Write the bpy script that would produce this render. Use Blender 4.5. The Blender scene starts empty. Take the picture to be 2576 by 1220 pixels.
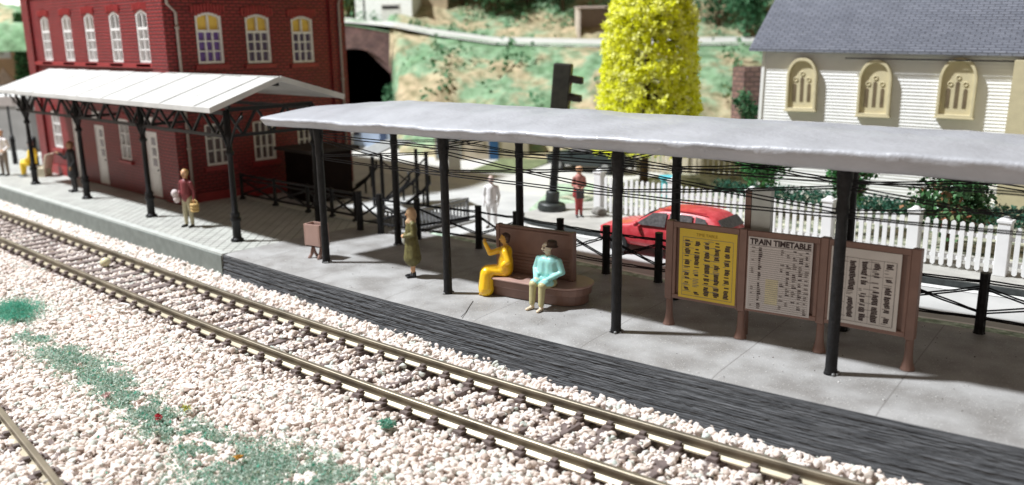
import bpy, bmesh, math, random
import numpy as np
from mathutils import Vector, Matrix, Euler
from math import sin, cos, pi, radians, sqrt, atan2
random.seed(7)
rs = np.random.RandomState(11)
scn = bpy.context.scene
col = scn.collection

# ------------------------------------------------------------------ camera
F, YAW, PIT, ROL = 2200.0, radians(43.4), radians(13.36), radians(-.92)
CAM = Vector((0, 0, 6.2))
fw = Vector((-sin(YAW)*cos(PIT), cos(YAW)*cos(PIT), -sin(PIT)))
r0 = fw.cross(Vector((0, 0, 1))).normalized()
u0 = r0.cross(fw)
RI = r0*cos(ROL) + u0*sin(ROL)
UP = -r0*sin(ROL) + u0*cos(ROL)
cd = bpy.data.cameras.new('camera')
cam = bpy.data.objects.new('camera', cd)
col.objects.link(cam)
M = Matrix((RI, UP, -fw)).transposed().to_4x4()
M.translation = CAM
cam.matrix_world = M
cd.sensor_width = 36
cd.lens = 36*F/2576
cd.clip_start = .1
cd.clip_end = 600
cd.dof.use_dof = True
cd.dof.focus_distance = 19.5
cd.dof.aperture_fstop = cd.lens/1000/.125
scn.camera = cam

def ray(px, py):
    return fw + RI*((px-1288)/F) - UP*((py-610)/F)
def G(px, py, z=0.0):            # a point of the level z
    d = ray(px, py)
    return CAM + d*((z-CAM.z)/d.z)
def A(px, py, u):                # a point at distance u
    return CAM + ray(px, py)*u

# ------------------------------------------------------------------ world and room lamp
w = bpy.data.worlds.new('World')
scn.world = w
w.use_nodes = True
bg = w.node_tree.nodes['Background']
bg.inputs[0].default_value = (1.0, .80, .62, 1)
bg.inputs[1].default_value = .245
ld = bpy.data.lights.new('room_lamp', 'AREA')
ld.shape = 'DISK'
ld.size = 6.5
ld.energy = 305000
ld.color = (.93, .965, 1.0)
lo = bpy.data.objects.new('room_lamp', ld)
col.objects.link(lo)
AZ = Vector((.77, .63, 0)).normalized()
EL = radians(57)
ldir = AZ*cos(EL) + Vector((0, 0, -sin(EL)))
lo.location = Vector((-18, 16, 0)) - ldir*120
lo.rotation_euler = ldir.to_track_quat('-Z', 'Y').to_euler()
scn.view_settings.view_transform = 'Standard'
scn.view_settings.look = 'None'
scn.view_settings.exposure = 0.0
scn.view_settings.gamma = 1.0
scn.render.engine = 'CYCLES'

# ------------------------------------------------------------------ materials
MATS = {}
def mat(name, c, rough=.6, var=.12, scale=8., bump=0., bscale=30., metal=0., sss=0., c2=None, coat=0., detail=4., spec=.5, emis=None, trans=0.):
    if name in MATS: return MATS[name]
    m = bpy.data.materials.new(name); m.use_nodes = True
    nt = m.node_tree; N = nt.nodes; Lk = nt.links
    b = N['Principled BSDF']
    tc = N.new('ShaderNodeTexCoord')
    nz = N.new('ShaderNodeTexNoise'); nz.inputs['Scale'].default_value = scale; nz.inputs['Detail'].default_value = detail
    Lk.new(tc.outputs['Object'], nz.inputs['Vector'])
    cr = N.new('ShaderNodeValToRGB')
    a = [max(0, x*(1-var)) for x in c]; d = [min(1, x*(1+var)) for x in (c2 or c)]
    cr.color_ramp.elements[0].position = .35; cr.color_ramp.elements[1].position = .65
    cr.color_ramp.elements[0].color = (*a, 1); cr.color_ramp.elements[1].color = (*d, 1)
    Lk.new(nz.outputs['Fac'], cr.inputs['Fac'])
    Lk.new(cr.outputs['Color'], b.inputs['Base Color'])
    b.inputs['Roughness'].default_value = rough
    b.inputs['Metallic'].default_value = metal
    b.inputs['Specular IOR Level'].default_value = spec
    if sss:
        b.inputs['Subsurface Weight'].default_value = sss
        b.inputs['Subsurface Radius'].default_value = (.12, .09, .05)
        b.inputs['Subsurface Scale'].default_value = .6
    if coat: b.inputs['Coat Weight'].default_value = coat
    if trans: b.inputs['Transmission Weight'].default_value = trans
    if bump:
        n2 = N.new('ShaderNodeTexNoise'); n2.inputs['Scale'].default_value = bscale; n2.inputs['Detail'].default_value = 5
        Lk.new(tc.outputs['Object'], n2.inputs['Vector'])
        bp = N.new('ShaderNodeBump'); bp.inputs['Strength'].default_value = min(1, bump); bp.inputs['Distance'].default_value = .03
        Lk.new(n2.outputs['Fac'], bp.inputs['Height']); Lk.new(bp.outputs['Normal'], b.inputs['Normal'])
    MATS[name] = m
    return m

def mathn(nt, op, a, b=None, c=None):
    n = nt.nodes.new('ShaderNodeMath'); n.operation = op
    for i, v in enumerate((a, b, c)):
        if v is None: continue
        if isinstance(v, (int, float)): n.inputs[i].default_value = v
        else: nt.links.new(v, n.inputs[i])
    return n.outputs[0]

def brick_mat(name, c1, c2, cm, bw, bh, mode='wall', mortar=.012, bump=.6, rough=.6, sq=.5, spread=.15, sz=1., blotch=.25):
    m = bpy.data.materials.new(name); m.use_nodes = True
    nt = m.node_tree; N = nt.nodes; Lk = nt.links; b = N['Principled BSDF']
    tc = N.new('ShaderNodeTexCoord'); sp = N.new('ShaderNodeSeparateXYZ'); Lk.new(tc.outputs['Object'], sp.inputs[0])
    cb = N.new('ShaderNodeCombineXYZ')
    X, Y, Z = sp.outputs
    if mode == 'wall':
        Lk.new(mathn(nt, 'ADD', X, Y), cb.inputs[0]); Lk.new(Z, cb.inputs[1])
    elif mode == 'floor':
        Lk.new(mathn(nt, 'ADD', X, Y), cb.inputs[0]); Lk.new(mathn(nt, 'SUBTRACT', X, Y), cb.inputs[1])
    elif mode == 'roof':
        Lk.new(X, cb.inputs[0]); Lk.new(mathn(nt, 'MULTIPLY', Z, 1.83), cb.inputs[1])
    br = N.new('ShaderNodeTexBrick'); Lk.new(cb.outputs[0], br.inputs['Vector'])
    br.inputs['Color1'].default_value = (*c1, 1); br.inputs['Color2'].default_value = (*c2, 1); br.inputs['Mortar'].default_value = (*cm, 1)
    br.inputs['Scale'].default_value = 1; br.inputs['Mortar Size'].default_value = mortar; br.inputs['Mortar Smooth'].default_value = .5
    br.inputs['Brick Width'].default_value = bw; br.inputs['Row Height'].default_value = bh; br.offset = sq
    nz = N.new('ShaderNodeTexNoise'); nz.inputs['Scale'].default_value = 1.3; nz.inputs['Detail'].default_value = 6
    Lk.new(tc.outputs['Object'], nz.inputs['Vector'])
    mx = N.new('ShaderNodeMix'); mx.data_type = 'RGBA'; mx.blend_type = 'MULTIPLY'; mx.inputs[0].default_value = 1
    rmp = N.new('ShaderNodeValToRGB'); rmp.color_ramp.elements[0].position = .3; rmp.color_ramp.elements[1].position = .7
    rmp.color_ramp.elements[0].color = (1-blotch,)*3 + (1,); rmp.color_ramp.elements[1].color = (1, 1, 1, 1)
    Lk.new(nz.outputs['Fac'], rmp.inputs[0])
    Lk.new(br.outputs['Color'], mx.inputs[6]); Lk.new(rmp.outputs[0], mx.inputs[7]); Lk.new(mx.outputs[2], b.inputs['Base Color'])
    bp = N.new('ShaderNodeBump'); bp.inputs['Strength'].default_value = bump; bp.inputs['Distance'].default_value = .04; bp.invert = True
    Lk.new(br.outputs['Fac'], bp.inputs['Height']); Lk.new(bp.outputs[0], b.inputs['Normal'])
    b.inputs['Roughness'].default_value = rough
    MATS[name] = m
    return m

def attr_mat(name, stops, rough=.8, sss=0., bump=0., bscale=20, transl=0.):
    """colour by the per-piece 'tone' attribute"""
    m = bpy.data.materials.new(name); m.use_nodes = True
    nt = m.node_tree; N = nt.nodes; Lk = nt.links; b = N['Principled BSDF']
    at = N.new('ShaderNodeAttribute'); at.attribute_name = 'tone'
    cr = N.new('ShaderNodeValToRGB')
    while len(cr.color_ramp.elements) < len(stops): cr.color_ramp.elements.new(.5)
    for e, (p, c) in zip(cr.color_ramp.elements, stops): e.position = p; e.color = (*c, 1)
    Lk.new(at.outputs['Fac'], cr.inputs[0]); Lk.new(cr.outputs[0], b.inputs['Base Color'])
    b.inputs['Roughness'].default_value = rough
    if sss:
        b.inputs['Subsurface Weight'].default_value = sss; b.inputs['Subsurface Radius'].default_value = (.1, .1, .05)
    if bump:
        tc = N.new('ShaderNodeTexCoord'); n2 = N.new('ShaderNodeTexNoise'); n2.inputs['Scale'].default_value = bscale
        Lk.new(tc.outputs['Object'], n2.inputs['Vector'])
        bp = N.new('ShaderNodeBump'); bp.inputs['Strength'].default_value = bump; bp.inputs['Distance'].default_value = .02
        Lk.new(n2.outputs['Fac'], bp.inputs['Height']); Lk.new(bp.outputs[0], b.inputs['Normal'])
    if transl:
        b.inputs['Specular IOR Level'].default_value = .15
        tr_ = N.new('ShaderNodeBsdfTranslucent'); Lk.new(cr.outputs[0], tr_.inputs[0]); ms = N.new('ShaderNodeMixShader'); ms.inputs[0].default_value = transl
        out = [n for n in N if n.type == 'OUTPUT_MATERIAL'][0]
        Lk.new(b.outputs[0], ms.inputs[1]); Lk.new(tr_.outputs[0], ms.inputs[2]); Lk.new(ms.outputs[0], out.inputs[0])
    MATS[name] = m
    return m

BLK = mat('black_paint', (.008, .008, .009), .42, .3, 12, .5, 25, spec=.3)
BLKF = mat('black_painted_post', (.009, .009, .010), .5, .4, 6, .8, 14, spec=.3)
THREAD = mat('black_thread', (.012, .012, .014), .9, .2, 40)
WHITE_ROOF = mat('white_roof_plastic', (.53, .53, .51), .5, .09, 1.2, .2, 8)
WHITE = mat('white_plastic', (.80, .80, .80), .4, .03, 3)
WINW = mat('window_white', (.74, .72, .70), .45, .05, 6)
PANE = mat('window_pane', (.20, .18, .20), .15, .25, 3)
PURPLE = mat('purple_curtain', (.17, .09, .33), .5, .12, 5)
YBLIND = mat('yellow_blind', (.80, .55, .10), .5, .06, 3)
DARK = mat('dark_opening', (.01, .008, .008), .6)
REDB = brick_mat('red_brick', (.32, .030, .032), (.28, .025, .028), (.07, .008, .009), .30, .128, bump=1., mortar=.026, rough=.45)
REDP = mat('red_moulding', (.29, .027, .029), .42, .12, 5, .2, 20)
PIPE = mat('grey_downpipe', (.33, .27, .24), .5, .1, 5)
WOODBR = mat('brown_plastic', (.235, .135, .105), .42, .08, 3, .15, 30)
BRPINK = mat('pinkish_brown_plastic', (.40, .26, .22), .4, .06, 3, .1, 30, sss=.15)

# ------------------------------------------------------------------ mesh building
class MB:
    def __init__(s): s.v = []; s.f = []; s.m = []; s.sm = []
    def add(s, vs, fs, mi=0, smooth=False):
        o = len(s.v); s.v += [tuple(x) for x in vs]
        for f in fs: s.f.append(tuple(i+o for i in f)); s.m.append(mi); s.sm.append(smooth)
    def box(s, a, b, mi=0):
        x0, y0, z0 = a; x1, y1, z1 = b
        s.add([(x0,y0,z0),(x1,y0,z0),(x1,y1,z0),(x0,y1,z0),(x0,y0,z1),(x1,y0,z1),(x1,y1,z1),(x0,y1,z1)],
              [(0,3,2,1),(4,5,6,7),(0,1,5,4),(1,2,6,5),(2,3,7,6),(3,0,4,7)], mi)
    def bar(s, p, q, w, h=None, mi=0, up=(0,0,1)):
        h = h or w; p = Vector(p); q = Vector(q); d = (q-p).normalized()
        u = Vector(up)
        if abs(d.dot(u)) > .95: u = Vector((0,1,0))
        a = d.cross(u).normalized()*w/2; c = a.cross(d).normalized()*h/2
        vs = [p-a-c, p+a-c, p+a+c, p-a+c, q-a-c, q+a-c, q+a+c, q-a+c]
        s.add(vs, [(0,1,2,3),(7,6,5,4),(0,4,5,1),(1,5,6,2),(2,6,7,3),(3,7,4,0)], mi)
    def tube(s, pts, r, n=8, mi=0, cap=True, smooth=True):
        pts = [Vector(p) for p in pts]
        rr = r if isinstance(r, (list, tuple)) else [r]*len(pts)
        vs = []; fs = []
        prev = None
        for i, p in enumerate(pts):
            d = (pts[min(i+1, len(pts)-1)]-pts[max(i-1, 0)]).normalized()
            u = Vector((0,0,1)) if abs(d.z) < .9 else Vector((1,0,0))
            if prev is not None:
                a = (prev - d*prev.dot(d)).normalized()
            else: a = d.cross(u).normalized()
            prev = a; b = d.cross(a)
            for k in range(n):
                t = 2*pi*k/n; vs.append(p+(a*cos(t)+b*sin(t))*rr[i])
        for i in range(len(pts)-1):
            for k in range(n):
                k2 = (k+1) % n
                fs.append((i*n+k, i*n+k2, (i+1)*n+k2, (i+1)*n+k))
        s.add(vs, fs, mi, smooth)
        if cap:
            o = len(s.v)-len(vs)
            s.f.append(tuple(o+k for k in range(n))[::-1]); s.m.append(mi); s.sm.append(False)
            s.f.append(tuple(o+(len(pts)-1)*n+k for k in range(n))); s.m.append(mi); s.sm.append(False)
    def lathe(s, c, prof, n=16, mi=0, smooth=True):     # prof: (r, z)
        c = Vector(c)
        s.tube([c+Vector((0,0,z)) for r, z in prof], [r for r, z in prof], n, mi, True, smooth)
    def prism(s, poly, d, mi=0):                        # poly of 3-D points pushed by d
        n = len(poly); p = [Vector(x) for x in poly]; d = Vector(d)
        s.add(p+[x+d for x in p], [tuple(range(n))[::-1], tuple(range(n, 2*n))]+[(i, (i+1) % n, (i+1) % n+n, i+n) for i in range(n)], mi)
    def ball(s, c, r, mi=0, n=10, m=7, sc=(1,1,1)):
        c = Vector(c); vs = [c+Vector((0,0,-r*sc[2]))]
        for j in range(1, m):
            ph = -pi/2+pi*j/m
            for k in range(n):
                t = 2*pi*k/n; vs.append(c+Vector((r*cos(ph)*cos(t)*sc[0], r*cos(ph)*sin(t)*sc[1], r*sin(ph)*sc[2])))
        vs.append(c+Vector((0,0,r*sc[2]))); L = len(vs)-1
        fs = [(0, 1+(k+1) % n, 1+k) for k in range(n)]
        for j in range(m-2):
            for k in range(n):
                a = 1+j*n+k; b = 1+j*n+(k+1) % n; fs.append((a, b, b+n, a+n))
        fs += [(L, L-n+k, L-n+(k+1) % n) for k in range(n)]
        s.add(vs, fs, mi, True)
    def build(s, name, mats, parent=None, bevel=0., xf=None):
        me = bpy.data.meshes.new(name); me.from_pydata(s.v, [], s.f)
        if xf is not None: me.transform(xf)
        mats = mats if isinstance(mats, (list, tuple)) else [mats]
        for m in mats: me.materials.append(m)
        me.polygons.foreach_set('material_index', s.m); me.polygons.foreach_set('use_smooth', s.sm)
        me.update()
        bm = bmesh.new(); bm.from_mesh(me); bmesh.ops.recalc_face_normals(bm, faces=bm.faces); bm.to_mesh(me); bm.free()
        o = bpy.data.objects.new(name, me); col.objects.link(o)
        if parent is not None: o.parent = parent
        if bevel:
            b = o.modifiers.new('bevel', 'BEVEL'); b.width = bevel; b.segments = 2; b.limit_method = 'ANGLE'
        return o

def tag(o, label=None, cat=None, group=None, kind=None):
    if label: o['label'] = label
    if cat: o['category'] = cat
    if group: o['group'] = group
    if kind: o['kind'] = kind
    return o
def thing(name, label, cat, loc=(0,0,0), rz=0., group=None):
    o = bpy.data.objects.new(name, None); col.objects.link(o); o.location = loc; o.rotation_euler = (0, 0, rz)
    return tag(o, label, cat, group)
def dup(root, loc, rz, label, group=None):
    r = root.copy(); col.objects.link(r); r.location = loc; r.rotation_euler = (0, 0, rz); r['label'] = label
    if group: r['group'] = group
    for ch in list(root.children):
        c = ch.copy(); col.objects.link(c); c.parent = r
        for g in list(ch.children):
            d = g.copy(); col.objects.link(d); d.parent = c
    return r
def struct(o, name=None): o['kind'] = 'structure'; return o

def pieces(name, P, size, tone, proto, mat_, flat=1., parent=None, rot=None):
    """many little pieces as one mesh; P (n,3), size (n,), proto list of (verts, faces)"""
    n = len(P); V = []; Fa = []; T = []; off = 0
    which = rs.randint(0, len(proto), n)
    for k, (pv, pf) in enumerate(proto):
        idx = np.where(which == k)[0]
        if len(idx) == 0: continue
        q = rs.randn(len(idx), 4) if rot is None else rot[idx]
        q /= np.linalg.norm(q, axis=1)[:, None]
        w_, x, y, z = q.T
        R = np.stack([1-2*(y*y+z*z), 2*(x*y-z*w_), 2*(x*z+y*w_), 2*(x*y+z*w_), 1-2*(x*x+z*z), 2*(y*z-x*w_), 2*(x*z-y*w_), 2*(y*z+x*w_), 1-2*(x*x+y*y)], 1).reshape(-1, 3, 3)
        v = np.einsum('nij,vj->nvi', R, pv)*size[idx][:, None, None]
        v[:, :, 2] *= flat
        v += P[idx][:, None, :]
        V.append(v.reshape(-1, 3)); nv = len(pv)
        f = pf[None] + (np.arange(len(idx))*nv)[:, None, None] + off
        Fa.append(f.reshape(-1, pf.shape[1])); T.append(np.repeat(tone[idx], nv)); off += nv*len(idx)
    V = np.concatenate(V); Fa = np.concatenate(Fa); T = np.concatenate(T)
    me = bpy.data.meshes.new(name)
    me.vertices.add(len(V)); me.vertices.foreach_set('co', V.astype(np.float32).ravel())
    k = Fa.shape[1]
    me.loops.add(Fa.size); me.loops.foreach_set('vertex_index', Fa.astype(np.int32).ravel())
    me.polygons.add(len(Fa)); me.polygons.foreach_set('loop_start', np.arange(0, Fa.size, k, dtype=np.int32)); me.polygons.foreach_set('loop_total', np.full(len(Fa), k, dtype=np.int32))
    at = me.attributes.new('tone', 'FLOAT', 'POINT'); at.data.foreach_set('value', T.astype(np.float32))
    me.materials.append(mat_)
    me.update(calc_edges=True); me.validate()
    o = bpy.data.objects.new(name, me); col.objects.link(o)
    if parent is not None: o.parent = parent
    return o

def rock_proto(sub, k):
    out = []
    for i in range(k):
        bm = bmesh.new(); bmesh.ops.create_icosphere(bm, subdivisions=sub, radius=1)
        v = np.array([x.co[:] for x in bm.verts]); f = np.array([[q.index for q in p.verts] for p in bm.faces]); bm.free()
        for _ in range(11):                                   # chip facets off
            d = rs.randn(3); d /= np.linalg.norm(d); h = rs.uniform(.38, .8)
            s = v@d; m = s > h; v[m] -= np.outer(s[m]-h, d)
        v *= rs.uniform(.7, 1.15, 3); v *= (1+.035*rs.randn(len(v)))[:, None]
        out.append((v, f))
    return out
LEAF = [(np.array([(0,0,0),(.5,.45,.12),(1.15,0,-.05),(.5,-.45,.1)]), np.array([(0,1,2,3)])),
        (np.array([(0,0,0),(.4,.35,-.1),(1,0,.2),(.45,-.38,.15)]), np.array([(0,1,2,3)]))]

def fbm(x, y, s=1., seed=0):
    """cheap layered value noise on numpy arrays"""
    out = 0; a = 1.; tot = 0
    for o in range(4):
        r = np.random.RandomState(seed+o*17); T = r.rand(64, 64)
        X = x*s+o*7.3; Y = y*s+o*3.1
        xi = np.floor(X).astype(int); yi = np.floor(Y).astype(int); fx = X-xi; fy = Y-yi
        fx = fx*fx*(3-2*fx); fy = fy*fy*(3-2*fy)
        t = lambda i, j: T[i % 64, j % 64]
        out = out + a*((t(xi, yi)*(1-fx)+t(xi+1, yi)*fx)*(1-fy)+(t(xi, yi+1)*(1-fx)+t(xi+1, yi+1)*fx)*fy)
        tot += a; a *= .5; s *= 2.03
    return out/tot
def grid(name, X, Y, Z, m, smooth=True, parent=None):
    ny, nx = X.shape
    V = np.stack([X, Y, Z], -1).reshape(-1, 3)
    i = np.arange(ny-1)[:, None]*nx+np.arange(nx-1)[None]
    Fa = np.stack([i, i+1, i+1+nx, i+nx], -1).reshape(-1, 4)
    me = bpy.data.meshes.new(name); me.from_pydata(V.tolist(), [], Fa.tolist()); me.materials.append(m)
    me.polygons.foreach_set('use_smooth', [smooth]*len(Fa)); me.update()
    o = bpy.data.objects.new(name, me); col.objects.link(o)
    if parent is not None: o.parent = parent
    return o

# curves followed by the hand-made platform and the tracks
def bend(x, a=.0038): return a*np.maximum(0, np.asarray(x, float)+24)**2
def edge_y(x): return 12.40 + bend(x, .0037)
def post_y(x): return 13.80 + bend(x, .0038)
def trk_y(x): return 10.73 + bend(x, .0029)
RAILTOP = -.70

# ================================================================== SETTING
# --- ground sheet
mb = MB(); mb.box((-160, -20, -1.6), (60, 160, -1.15)); struct(mb.build('ground', mat('base_board', (.30, .27, .23), .9, .2, .5)))

# --- ballast bed (continuous under the stones)
def ballast_z(x, y):
    z = -.99 + .0*x
    t = trk_y(x)
    side = np.clip((y-(t+1.15))/(edge_y(x)-.05-(t+1.15)), 0, 1)
    z = z + side*(.20-.004*np.maximum(0, np.minimum(x, 0)+24))
    z = z - .085*(np.abs(y-t) < 1.25) - .04*np.exp(-((np.abs(y-t)-.9)/.2)**2) + (fbm(x, y, .8, 3)-.5)*.10
    z = z - .06*np.exp(-((y-7.3)/1.0)**2)
    return z
xs = np.linspace(-52, 6, 300); ys = np.linspace(0, 1, 60)
X, T = np.meshgrid(xs, ys); Yg = -2 + (edge_y(X)+.3+2)*T
struct(grid('track_bed', X, Yg, ballast_z(X, Yg)-.05, mat('bed_dust', (.60, .52, .47), .95, .25, 6, 1, 30)))

# stones
def scatter(n, x0, x1, y0, y1, keep=None):
    x = rs.uniform(x0, x1, n); y = rs.uniform(y0, y1, n)
    return x, y
def stones(name, x, y, smin, smax, sub, lift=.0, tonef=None, flat=.8, mat_=None):
    z = ballast_z(x, y)
    s = rs.uniform(0, 1, len(x))**1.6*(smax-smin)+smin
    tone = rs.rand(len(x)) if tonef is None else tonef(len(x))
    return pieces(name, np.stack([x, y, z+lift+rs.uniform(-.02, .05, len(x))], 1), s, tone, rock_proto(sub, 9), mat_, flat)
STONE = attr_mat('ballast_stone', [(0, (.52, .42, .36)), (.2, (.74, .64, .57)), (.6, (.84, .76, .70)), (.85, (.72, .64, .61)), (.93, (.60, .66, .60)), (1, (.36, .25, .20))], .85, bump=.5, bscale=28)
def in_view(x, y, mar=60):
    P = np.stack([x, y, np.full_like(x, -.9)], 1)-np.array(CAM)
    z = P@np.array(fw); px = 1288+F*(P@np.array(RI))/z; py = 610-F*(P@np.array(UP))/z
    return (z > 1) & (px > -mar-150) & (px < 2576+mar+150) & (py < 1220+mar+160)
def mask_track(x, y, k=1.0):
    t = trk_y(x); d = np.abs(y-t)
    return ~((np.abs(d-.9) < .17))
near = []
x, y = scatter(105000, -30, 4, 1.0, 14.6)
d = np.hypot(x, y)
m = (y < edge_y(x)+.05) & in_view(x, y) & mask_track(x, y) & (d < 27)
inside = np.abs(y-trk_y(x)) < .78
ov_s = (np.mod(x-(-50+.4)+.35, .70)-.35); on_sl = (np.abs(ov_s) < .17) & (np.abs(y-trk_y(x)) < 1.45)
m &= ~(on_sl & (rs.rand(len(x)) > .45))
lift_n = np.where(on_sl, .085, 0.)
m &= (rs.rand(len(x)) < .9)
near_s = stones('ballast_stones', x[m], y[m], .055, .125, 2, lift_n[m], mat_=STONE)
tag(near_s, 'pinkish white ballast stones spread around the near tracks', 'gravel', kind='stuff')
x, y = scatter(60000, -54, -18, 4.0, 12.6)
d = np.hypot(x, y)
m = (y < edge_y(x)+.05) & in_view(x, y) & mask_track(x, y) & (d >= 27)
far_s = stones('ballast_stones', x[m], y[m], .055, .12, 1, .0, mat_=STONE)
tag(far_s, 'pale ballast stones along the far left part of the track', 'gravel', kind='stuff')
# bank of bigger stones heaped against the platform wall
x = rs.uniform(-50, 3, 9000); y = edge_y(x)-rs.uniform(0, 1, 9000)**1.5*.55+.03
z = ballast_z(x, y)+rs.uniform(0, .16, 9000)*np.clip(1-(edge_y(x)-y)/.6, 0, 1)
m = in_view(x, y)
bank = pieces('stone_bank', np.stack([x, y, z], 1)[m], rs.uniform(.05, .12, m.sum()), rs.uniform(.2, .95, m.sum()), rock_proto(2, 8), STONE, .9)
tag(bank, 'row of pale stones heaped along the foot of the platform wall', 'gravel', kind='stuff')

# --- tracks
RAILM = mat('rail_brass', (.21, .18, .13), .5, .35, 1.5, .15, 40, metal=.2)
RAILTOPM = mat('rail_head_steel', (.50, .44, .34), .35, .15, 1.5, metal=.8)
FOOT = mat('rail_foot_lit', (.50, .44, .32), .42, .08, 3, metal=.25)  # foot paler than the web: the light it catches is in the colour
SLEEP = mat('sleeper_plastic', (.17, .13, .12), .8, .35, 5, .5, 20)
def rail_mesh(xx, yy, side):
    mb = MB()
    prof = [(-.10, -.27, 2), (.10, -.27, 2), (.10, -.24, 2), (.028, -.195, 0), (.028, -.075, 0), (.055, -.06, 0), (.055, -.008, 1), (.04, 0, 1), (-.04, 0, 1), (-.055, -.008, 0), (-.055, -.06, 0), (-.028, -.075, 0), (-.028, -.195, 0), (-.10, -.24, 2)]
    n = len(prof); vs = []
    for i in range(len(xx)):
        j0 = max(0, i-1); j1 = min(len(xx)-1, i+1)
        t = Vector((xx[j1]-xx[j0], yy[j1]-yy[j0], 0)).normalized(); nn = Vector((-t.y, t.x, 0))
        for a, b, c in prof:
            vs.append(Vector((xx[i], yy[i], RAILTOP+b))+nn*a)
    o = len(mb.v); mb.v += [tuple(v) for v in vs]
    for i in range(len(xx)-1):
        for k in range(n):
            k2 = (k+1) % n
            mb.f.append((i*n+k, i*n+k2, (i+1)*n+k2, (i+1)*n+k)); mb.sm.append(False)
            mi = prof[k][2]
            if k in (12, 13): mi = 2
            if k == 2: mi = 2
            mb.m.append(mi)
    return mb
def make_track(label, yf, x0, x1, half=.9, step=.70, grp=None, n=120):
    t = thing('railway_track', label, 'track', (0, 0, 0), 0, grp)
    xx = np.linspace(x0, x1, n)
    for sgn in (-1, 1):
        rail_mesh(xx, yf(xx)+sgn*half, sgn).build('rail', [RAILM, RAILTOPM, FOOT], t)
    x = x0+.4
    while x < x1:
        yc = float(yf(np.array([x]))[0]); sl = float((yf(np.array([x+.1]))[0]-yf(np.array([x-.1]))[0])/.2); a = atan2(sl, 1)
        mb = MB(); j = random.uniform(-.04, .04)
        mb.box((-.145, -1.42+j, -.14), (.145, 1.42+j, .0))
        for sg in (-half, half):
            for e in (-1, 1):
                mb.box((-.10, sg+e*.17-.065, 0), (.10, sg+e*.17+.065, .075))
                mb.box((-.06, sg+e*.105-.055, 0.0), (.06, sg+e*.105+.055, .13))
        o = mb.build('sleeper', SLEEP, t, bevel=.012)
        o.location = (x, yc, RAILTOP-.275); o.rotation_euler = (0, 0, a+random.uniform(-.012, .012))
        x += step
    return t
make_track('brass coloured track with grey brown sleepers running along the platform', trk_y, -50, -.5)
def trk2(x): return 3.55 - .085*(np.asarray(x, float)+16.2) - .003*np.maximum(0, np.asarray(x, float)+16)**2
make_track('track cutting the bottom left corner of the picture in front of the gravel', trk2, -24, -8, n=40)

# --- green scatter among the stones
path = [(85, 840, .4), (190, 905, .5), (275, 960, .5), (360, 1025, .5), (450, 1085, .5), (40, 800, .30), (150, 880, .55), (230, 930, .6), (320, 990, .5), (400, 1060, .55), (500, 1110, .6), (600, 1150, .8), (720, 1180, .9), (800, 1215, .8), (560, 1235, .9), (900, 1260, .6)]
P = []; Tn = []
for (px, py, wd) in path:
    c = G(px, py, -.9); k = int(7000*wd)
    a = rs.randn(k, 2)*wd*np.array([.72, .50])
    P.append(np.stack([c.x+a[:, 0], c.y+a[:, 1]], 1)); Tn.append(np.clip(rs.uniform(.3, 1., k)-.25*(rs.rand(k) > .7), 0, 1))
P = np.concatenate(P); Tn = np.concatenate(Tn)
m = (fbm(P[:, 0], P[:, 1], 2.2, 5)+.8*(fbm(P[:, 0]+50, P[:, 1], 6., 6)-.5)) > .44; P = P[m]; Tn = Tn[m]
zz = ballast_z(P[:, 0], P[:, 1])+rs.uniform(.03, .125, len(P))
GREENS = attr_mat('scatter_green', [(0, (.08, .46, .34)), (.2, (.16, .46, .33)), (.4, (.38, .49, .41)), (.7, (.56, .66, .58)), (.95, (.70, .76, .68)), (1, (.5, .5, .28))], .9, transl=.35)
o = pieces('green_scatter', np.column_stack([P, zz]), rs.uniform(.03, .09, len(P))*rs.uniform(.5, 1, len(P)), Tn, LEAF, GREENS)
tag(o, 'grey green grass scatter lying between the gravel stones', 'ground cover', kind='stuff')
c = G(35, 783, -.85); k = 5000; a = rs.randn(k, 3)*np.array([.42, .30, .10]); a[:, 2] = np.abs(a[:, 2])*(1-.0*a[:, 0])
P = a+np.array([c.x-.05, c.y, -.90]); P[:, 2] += .10*(fbm(P[:, 0]*3, P[:, 1]*3, 1., 2)-.4) 
FIB = [(np.array([(0,-.03,0),(.6,-.03,.25),(.6,.03,.25),(0,.03,0)]), np.array([(0,1,2,3)])), (np.array([(0,-.03,0),(.5,.1,.1),(1,-.1,0),(.5,.16,.12)]), np.array([(0,1,2,3)]))]
o = pieces('grass_tuft', P, rs.uniform(.10, .2, k), rs.uniform(0, .32, k), FIB, GREENS)
tag(o, 'bright teal green fibre tuft at the left edge of the gravel', 'tuft')
k = 700; a = np.clip(rs.randn(k, 3), -1.4, 1.4)*np.array([.09, .07, .03]); o = pieces('flock_clump', a+np.array([0, 0, .08]), rs.uniform(.02, .05, k), rs.uniform(0, .5, k), LEAF, GREENS); o.location = G(975, 1075, -.9); tag(o, 'dark green flock clump beside the sleepers at the bottom centre', 'flock')
for nm, px, py, colr, lab in [('red_petal', 398, 1055, (.5, .02, .04), 'small crimson flake lying on the green scatter'), ('yellow_flock', 470, 1032, (.55, .55, .12), 'yellow green crumb lying on the green scatter'), ('orange_flock', 600, 1158, (.75, .42, .08), 'orange yellow crumb in the green scatter at the bottom'), ('pink_flock', 268, 1000, (.62, .40, .38), 'dusty pink crumb at the edge of the green scatter')]:
    c = G(px, py, -.88); k = 60; a = np.clip(rs.randn(k, 3), -1.3, 1.3)*np.array([.05, .04, .02]); a[:, 2] = np.abs(a[:, 2])+.05
    o = pieces(nm, a, rs.uniform(.03, .06, k), rs.rand(k), LEAF, mat(nm+'_mat', colr, .7, .2, 20)); o.location = (c.x, c.y, c.z); tag(o, lab, 'crumb')
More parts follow.
